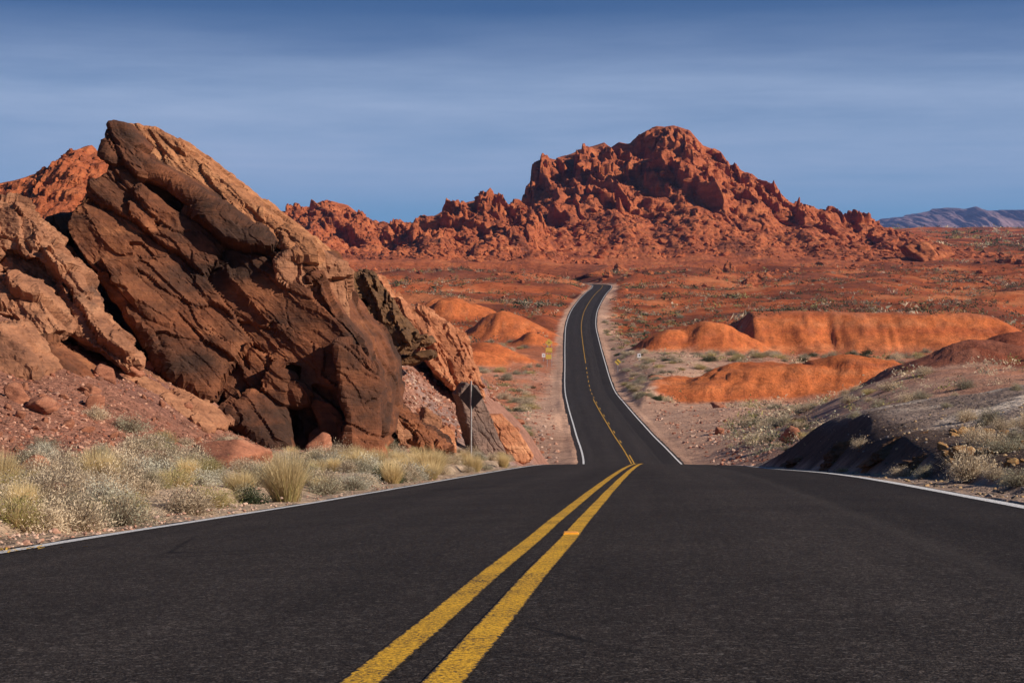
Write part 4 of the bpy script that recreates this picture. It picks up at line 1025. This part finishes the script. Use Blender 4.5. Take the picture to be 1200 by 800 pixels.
def plant_at(kind, px, py, wpx, label, Y0=8, Y1=100, group=None, sq=1.0):
    X, Y, z = atpy(px, py, Y0, Y1)
    return plant(kind, X, Y, z, wpx * Y / F0, label, group, sq, True)
# single plants one can point at (px, py of the foot, width)
for k, px, py, w, lab, sq in [
    ('yellow', 335, 588, 70, 'large straw-yellow grass tuft, tallest on the verge in front of the slab', 1.1),
    ('dark', 292, 590, 56, 'low dark green shrub right against the road edge before the yellow tuft', .7),
    ('dark', 452, 566, 44, 'spiky dark green plant among silvery shrubs before the slab\'s column', .9),
    ('white', 425, 570, 44, 'silvery white shrub beside the spiky green plant', .9), ('white', 480, 562, 44, 'silvery shrub on the road side of the spiky green plant', .9),
    ('yellow', 500, 556, 60, 'wide golden grass tuft between the silvery shrub and the sign', .7),
    ('grey', 52, 530, 36, 'lone dark grey shrub on the red rubble slope', 1.1), ('grey', 150, 505, 52, 'pale grey shrub spreading across the rubble slope', .7),
    ('grey', 178, 528, 44, 'grey shrub with dark shade beside the orange angular boulder', .9), ('pale', 112, 488, 34, 'small dry shrub high on the rubble slope', .7),
    ('olive', 245, 592, 70, 'olive yellow shrub low on the verge next to the dark green shrub', .7), ('olive', 110, 606, 60, 'yellow-green shrub at the road edge on the near verge', .7),
    ('olive', 18, 616, 66, 'green and straw tuft closest to the camera on the verge', 1.2), ('pale', 160, 612, 66, 'whitish dry shrub on the gravel nearest the white line', .5),
    ('pale', 1138, 562, 62, 'biggest pale dry shrub on the grey bank\'s foot', 1.0), ('pale', 1058, 558, 34, 'short pale shrub at the shaded foot of the bank', .7),
    ('grey', 1085, 558, 30, 'twiggy grey shrub between two pale ones at the bank', 1.0), ('grey', 1180, 528, 60, 'wide grey shrub under the ochre stones', .6),
    ('olive', 988, 553, 20, 'tiny green tuft at the road edge in the bank\'s shade', .6), ('pale', 1165, 562, 34, 'pale dry shrub beside the biggest one on the bank', .8),
    ('grey', 1195, 566, 50, 'dark twiggy shrub in shade beyond the biggest pale one', .8)]:
    plant_at(k, px, py, w, lab, sq=sq)
# the verge on the left, a loose hedge of shrubs
def band(n, seed, pxr, Yr, dr, side, kinds, sz, label, group, extra=None):
    rr = random.Random(seed); c = 0; t = 0
    while c < n and t < n * 30:
        t += 1
        Y = math.exp(rr.uniform(math.log(Yr[0]), math.log(Yr[1]))); d = rr.uniform(*dr) if not callable(dr) else dr(rr, Y)
        X = float(xc(Y)) + (-(HL + d) if side < 0 else HR + d); px = 600 + F0 * X / Y
        if not (pxr[0] < px < pxr[1]) or (extra and not extra(px, Y)): continue
        z = float(ground_z(np.array([X]), np.array([Y]))[0])
        k = rr.choices(list(kinds), list(kinds.values()))[0]
        plant(k, X, Y, z, rr.uniform(*sz), label[k], group[k], rr.uniform(.75, 1.1), True); c += 1
LBL = {'pale': 'pale dry shrub in the crowded strip along the road\'s verge', 'grey': 'grey-green shrub in the crowded strip along the road\'s verge', 'white': 'silvery shrub in the crowded strip along the road\'s verge',
       'yellow': 'straw grass tuft in the crowded strip along the road\'s verge', 'olive': 'olive shrub in the crowded strip along the road\'s verge', 'dark': 'dark green shrub in the crowded strip along the road\'s verge'}
GRP = {'pale': 'pale shrubs on the verge', 'grey': 'grey-green shrubs on the verge', 'white': 'silvery shrubs on the verge', 'yellow': 'grass tufts on the verge', 'olive': 'olive shrubs on the verge', 'dark': 'green shrubs on the verge'}
band(140, 61, (-60, 480), (10, 40), (.5, 5.5), -1, {'pale': 4, 'grey': 3, 'white': 1.5, 'olive': 1.5, 'yellow': .8}, (.36, .72), LBL, GRP)
band(80, 62, (330, 640), (28, 66), (.35, 4.0), -1, {'pale': 3, 'grey': 1.2, 'white': 2, 'olive': .8, 'yellow': 4}, (.38, .72), LBL, GRP)
L2 = {'grey': 'grey shrub growing among the rocks of the dark roadside bank', 'pale': 'dry tuft growing among the rocks of the dark roadside bank'}
band(20, 63, (900, 1230), (16, 66), (.9, 13), 1, {'grey': 2, 'pale': 3}, (.32, .62), L2, {'grey': 'grey shrubs on the bank', 'pale': 'pale shrubs on the bank'})
# the valley's shrubs
_fr = np.random.default_rng(77)
def field(n, seed, pxr, Yr, kinds, sz, label, group, cond):
    p, d, px = scatter(n * 18, pxr, Yr, cond, seed); rr = random.Random(seed)
    for i in range(min(n, len(p))):
        k = rr.choices(list(kinds), list(kinds.values()))[0]
        plant(k, p[i, 0], p[i, 1], p[i, 2], rr.uniform(*sz), label[k], group[k], rr.uniform(.6, .9))
KV = {'pale': 3, 'grey': 3, 'olive': 2.2, 'dark': .9}
LV = {k: f'{c} shrub dotting the valley flats between the orange mounds' for k, c in (('pale', 'pale dry'), ('grey', 'grey-green'), ('olive', 'olive'), ('dark', 'dark green'))}
GV = {k: f'{c} shrubs in the valley' for k, c in (('pale', 'pale'), ('grey', 'grey-green'), ('olive', 'olive'), ('dark', 'dark green'))}
field(60, 71, (700, 1240), (110, 205), {'pale': 4, 'grey': 3, 'olive': 2}, (.9, 2.0), LV, GV, lambda px, Y, X, z, d, mm, o: (d > np.where(px < 870, 16, 5)) & (mm < .25) & ((px < 960) | (_fr.random(len(px)) < .3)) & ((px > 840) | (Y > 190)))
field(190, 72, (700, 800), (215, 480), KV, (.8, 1.9), LV, GV, lambda px, Y, X, z, d, mm, o: (d > 1.5) & (d < 34) & (mm < .15) & (o > 0))
field(150, 73, (760, 1250), (255, 325), {'pale': 2, 'grey': 5, 'olive': 2, 'dark': 2}, (1.2, 3.2), LV, GV, lambda px, Y, X, z, d, mm, o: (d > 14) & (mm < .12))
field(130, 74, (540, 660), (130, 420), KV, (.9, 2.4), LV, GV, lambda px, Y, X, z, d, mm, o: (d > 4) & (mm < .25) & (o < 0))
# brush too far off to count
def brush(name, n, pxr, Yr, sz, mats, wts, cond, seed, fl=26, fs=.16):
    pts, d, px = scatter(n, pxr, Yr, cond, seed); r = np.random.default_rng(seed)
    m = fl; N = len(pts)
    S = r.uniform(*sz, N) * (1 + (r.random(N) > .93) * .8)
    p = r.normal(size=(N, m, 3)) * np.array([.38, .38, .3]); p[..., 2] = np.abs(p[..., 2])
    dv = r.normal(size=(N, m, 3)) * fs; ev = r.normal(size=(N, m, 3)) * fs
    T = np.stack([p, p + dv, p + ev], 2) * S[:, None, None, None] + pts[:, None, None, :]
    mi = np.repeat(r.choice(len(mats), N, p=wts), m)
    me = mesh_np(name, T.reshape(-1, 3), np.arange(N * m * 3).reshape(-1, 3), mats, False, mat_idx=mi)
    return tag(link(name, me), kind='stuff')
BM = [M['l_dark'], M['l_olive'], M['l_grey'], M['l_pale'], M['twig']]
_rn = np.random.default_rng(12)
def plain_cond(px, Y, X, z, d, mm, o):
    q = np.stack([X / 55, Y / 40, X * 0], 1); nn = fbm(q, 3, 401)
    return (d > 3) & (mm < .2) & (_rn.random(len(px)) < np.clip(.35 + 1.3 * nn, .06, 1) * np.clip((Y / 900) ** 1.5, 0, 1))
brush('brush', 42000, (380, 1260), (335, 1150), (.7, 1.9), BM, [.34, .12, .16, .10, .28], plain_cond, 81, 22, .15)
brush('brush', 7000, (700, 1280), (1000, 2300), (1.8, 4.5), BM, [.4, .14, .14, .06, .26], plain_cond, 82)
brush('brush', 2200, (540, 1240), (110, 340), (.4, 1.2), BM, [.15, .2, .3, .25, .1], lambda px, Y, X, z, d, mm, o: (d > np.where((px > 690) & (px < 850) & (Y < 215), 14, 4)) & (mm < .2) & ((px < 930) | (Y > 205) | (_rn.random(len(px)) < .25)), 83, 60, .08)

# ------------------------------------------------------------------ signs
def diamond_sign():
    X, Y, z = at(552, 59.5)
    root = tag(link('road_sign', None, (X, Y, z)), 'large diamond road sign showing its dull grey back, on a thin post by the verge', 'sign')
    s = F0 / Y; zc_ = (HZ - 465) / s - z; r = .49
    a = math.radians(30)   # turned away from us
    V, Q = boxmesh([(0, 0, 0, r * 1.414, .004, r * 1.414)])
    rotd = math.radians(45); x = V[:, 0] * math.cos(rotd) - V[:, 2] * math.sin(rotd); zz = V[:, 0] * math.sin(rotd) + V[:, 2] * math.cos(rotd)
    V = np.stack([x, V[:, 1], zz + zc_], 1)
    link('sign_plate', mesh_np('sign_plate', V, Q, [M['signback']], False), (0, .045 * math.cos(a), 0), (0, 0, -a), parent=root)
    V, Q = boxmesh([(0, -.022, (zc_ + .56) / 2 - .1, .052, .006, zc_ + .56 + .2), (-.022, 0, (zc_ + .56) / 2 - .1, .006, .04, zc_ + .76), (.022, 0, (zc_ + .56) / 2 - .1, .006, .04, zc_ + .76)])
    link('post', mesh_np('post', V, Q, [M['steel']], False), (0, 0, 0), (0, 0, -a), parent=root)
    V, Q = boxmesh([(0, -.03, zc_ + .3, .014, .012, .014), (0, -.03, zc_ - .3, .014, .012, .014)])
    link('bolt', mesh_np('bolt', V, Q, [M['steel']], False), (0, 0, 0), (0, 0, -a), parent=root)
diamond_sign()
def small_sign(px, py_foot, Y0, Y1, plates, label, post_h, marks=(), posts=(0,)):
    X, Y, z = atpy(px, py_foot, Y0, Y1)
    root = tag(link('road_sign', None, (X, Y, z)), label, 'sign')
    for x in posts:
        V, Q = boxmesh([(x, 0, post_h / 2 - .2, .07, .07, post_h + .4)]); link('post', mesh_np('post', V, Q, [M['steel']], False), parent=root)
    for (x, zz, w, h, rot, mat) in plates:
        V, Q = boxmesh([(0, 0, 0, w, .01, h)]); r = math.radians(rot)
        V = np.stack([V[:, 0] * math.cos(r) - V[:, 2] * math.sin(r) + x, V[:, 1] - .045, V[:, 0] * math.sin(r) + V[:, 2] * math.cos(r) + zz], 1)
        pl = link('sign_plate', mesh_np('sign_plate', V, Q, [mat], False), parent=root)
    for (x, zz, w, h, rot) in marks:
        V, Q = boxmesh([(0, 0, 0, w, .006, h)]); r = math.radians(rot)
        V = np.stack([V[:, 0] * math.cos(r) - V[:, 2] * math.sin(r) + x, V[:, 1] - .056, V[:, 0] * math.sin(r) + V[:, 2] * math.cos(r) + zz], 1)
        link('sign_mark', mesh_np('sign_mark', V, Q, [M['signdark']], False), parent=root)
small_sign(724, 436, 200, 330, [(0, 1.7, .78, .78, 45, M['signyellow'])], 'small yellow diamond sign with black marks by the far road', 2.2, [(-.12, 1.82, .12, .5, 45), (.1, 1.6, .12, .5, 45)])
small_sign(749, 424, 230, 340, [(0, 1.1, .62, .72, 0, M['signwhite'])], 'tiny white notice with a dark square before the green shrubs', 1.5, [(.05, 1.12, .2, .25, 0)])
small_sign(637, 423, 230, 400, [(0, 1.1, .62, .72, 0, M['signwhite'])], 'tiny white notice on the other road side, beside the stacked yellow signs', 1.5, [(.05, 1.1, .14, .2, 0)])
small_sign(644, 430, 230, 400, [(-.1, 4.3, .95, .95, 45, M['signyellow']), (-.1, 2.95, 1.15, .9, 0, M['signyellow']), (-.15, 1.8, 1.0, .8, 0, M['signyellow'])], 'tall stack of yellow warning panels on two posts by the far road', 4.6, [(-.1, 4.3, .35, .12, 0), (-.1, 2.62, .9, .06, 0)], posts=(-.4, .4))

# raised marker tile and a few dry leaves on the paint
X, Y = float(xc(10.4)) + .10, 10.4
V, Q = boxmesh([(0, 0, .006, .1, .1, .012)]); V[V[:, 2] > .01, 0] *= .8; V[V[:, 2] > .01, 1] *= .7
tag(link('lane_marker', mesh_np('lane_marker', V, Q, [M['reflector']], False), (X, Y, float(zroad(np.array(X), np.array(Y))) + .004)), 'flat orange raised marker stuck on the yellow stripe', 'road marker')
rz = random.Random(8); V = []; Q = []
for k in range(60):
    Y = 11.1 + rz.gauss(0, .12); X = float(xc(Y)) - 3.62 + rz.gauss(0, .14); z = float(zroad(np.array(X), np.array(Y))) + .006 + rz.random() * .012
    a = rz.uniform(0, 6.28); L = rz.uniform(.01, .03); W = .006; b = len(V)
    c, s = math.cos(a), math.sin(a)
    for u, v_, h in ((-L, -W, 0), (L, -W, .008), (L, W, .01), (-L, W, .003)): V.append((X + u * c - v_ * s, Y + u * s + v_ * c, z + h))
    Q.append([b, b + 1, b + 2, b + 3])
tag(link('leaf_litter', mesh_np('leaf_litter', np.array(V), np.array(Q), [M['deadleaf']], False)), kind='stuff')

# ------------------------------------------------------------------ air between here and the far mountains
m = bpy.data.materials.new('thin_air'); m.use_nodes = True; m.node_tree.nodes.clear()
o_ = m.node_tree.nodes.new('ShaderNodeOutputMaterial'); v_ = m.node_tree.nodes.new('ShaderNodeVolumePrincipled')
v_.inputs['Color'].default_value = (.30, .46, 1.0, 1); v_.inputs['Density'].default_value = 4.2e-5; v_.inputs['Anisotropy'].default_value = 0.0
m.node_tree.links.new(v_.outputs[0], o_.inputs['Volume'])
V, Q = boxmesh([(0, 6500, 290, 36000, 13400, 760)])
tag(link('haze', mesh_np('haze', V, Q, [m], False)), kind='stuff')

# ------------------------------------------------------------------ light, sky, camera
AZ, EL = math.radians(111), math.radians(28)
sd = Vector((math.sin(AZ) * math.cos(EL), math.cos(AZ) * math.cos(EL), math.sin(EL)))
sun = bpy.data.lights.new('sun', 'SUN'); sun.energy = 4.9; sun.angle = math.radians(.5); sun.color = (1.0, .90, .76)
so = bpy.data.objects.new('sun', sun); C.objects.link(so); so.rotation_euler = sd.to_track_quat('Z', 'Y').to_euler(); so.location = (60, -20, 60)

w = bpy.data.worlds.new('World'); bpy.context.scene.world = w; w.use_nodes = True
nt = w.node_tree; nt.nodes.clear(); g = G(nt)
out = nt.nodes.new('ShaderNodeOutputWorld'); bg = nt.nodes.new('ShaderNodeBackground'); nt.links.new(bg.outputs[0], out.inputs[0])
gen = g.coord('Generated')
sky = nt.nodes.new('ShaderNodeTexSky'); sky.sky_type = 'NISHITA'; sky.sun_disc = False
sky.sun_elevation = EL; sky.sun_rotation = AZ; sky.altitude = 600; sky.air_density = 1.0; sky.dust_density = .3; sky.ozone_density = 3.0
nt.links.new(g.mapping(gen, scale=(1, 1, 2.6), loc=(0, 0, .08)), sky.inputs[0])
cl = g.mapping(gen, rot=(0, math.radians(-2.0), 0), scale=(1.5, 1.5, 17))
n1 = g.noise(cl, 1.3, 7, .58, .4); n2 = g.noise(g.mapping(gen, rot=(0, math.radians(4), 0), scale=(5, 5, 42)), 1.5, 5, .6)
sepz = nt.nodes.new('ShaderNodeSeparateXYZ'); nt.links.new(gen, sepz.inputs[0])
veil = g.ramp(sepz.outputs[2], [(0, .1), (.058, .16), (.072, .62), (.085, .98), (.12, 1), (.145, .70), (.176, .12), (.2, .04), (.5, 0)])
st_ = g.ramp(g.math('ADD', g.math('MULTIPLY', n1, .66), g.math('MULTIPLY', n2, .34)), [(.32, .42), (.60, 1)])
col = g.mix(1, sky.outputs[0], (.33, .74, 1.02), 'MULTIPLY')
col = g.mix(g.ramp(sepz.outputs[2], [(0, .75), (.06, .7), (.11, .3), (.15, 0)]), col, (1.75, 4.1, 6.1))
col = g.mix(g.math('MULTIPLY', st_, veil), col, (3.5, 4.6, 6.6))
nt.links.new(col, bg.inputs[0]); bg.inputs[1].default_value = .075

cam = bpy.data.cameras.new('camera'); cam.lens = 60.0; cam.sensor_width = 36.0; cam.shift_y = -30 / 1200.0
cam.clip_start = .1; cam.clip_end = 40000
co = bpy.data.objects.new('camera', cam); C.objects.link(co); co.location = (0, 0, 0); co.rotation_euler = (math.radians(90), 0, 0)
sc = bpy.context.scene; sc.camera = co
sc.view_settings.view_transform = 'Standard'; sc.view_settings.look = 'None'; sc.view_settings.gamma = 1.0; sc.view_settings.exposure = 0.36
sc.cycles.max_bounces = 5; sc.cycles.diffuse_bounces = 3
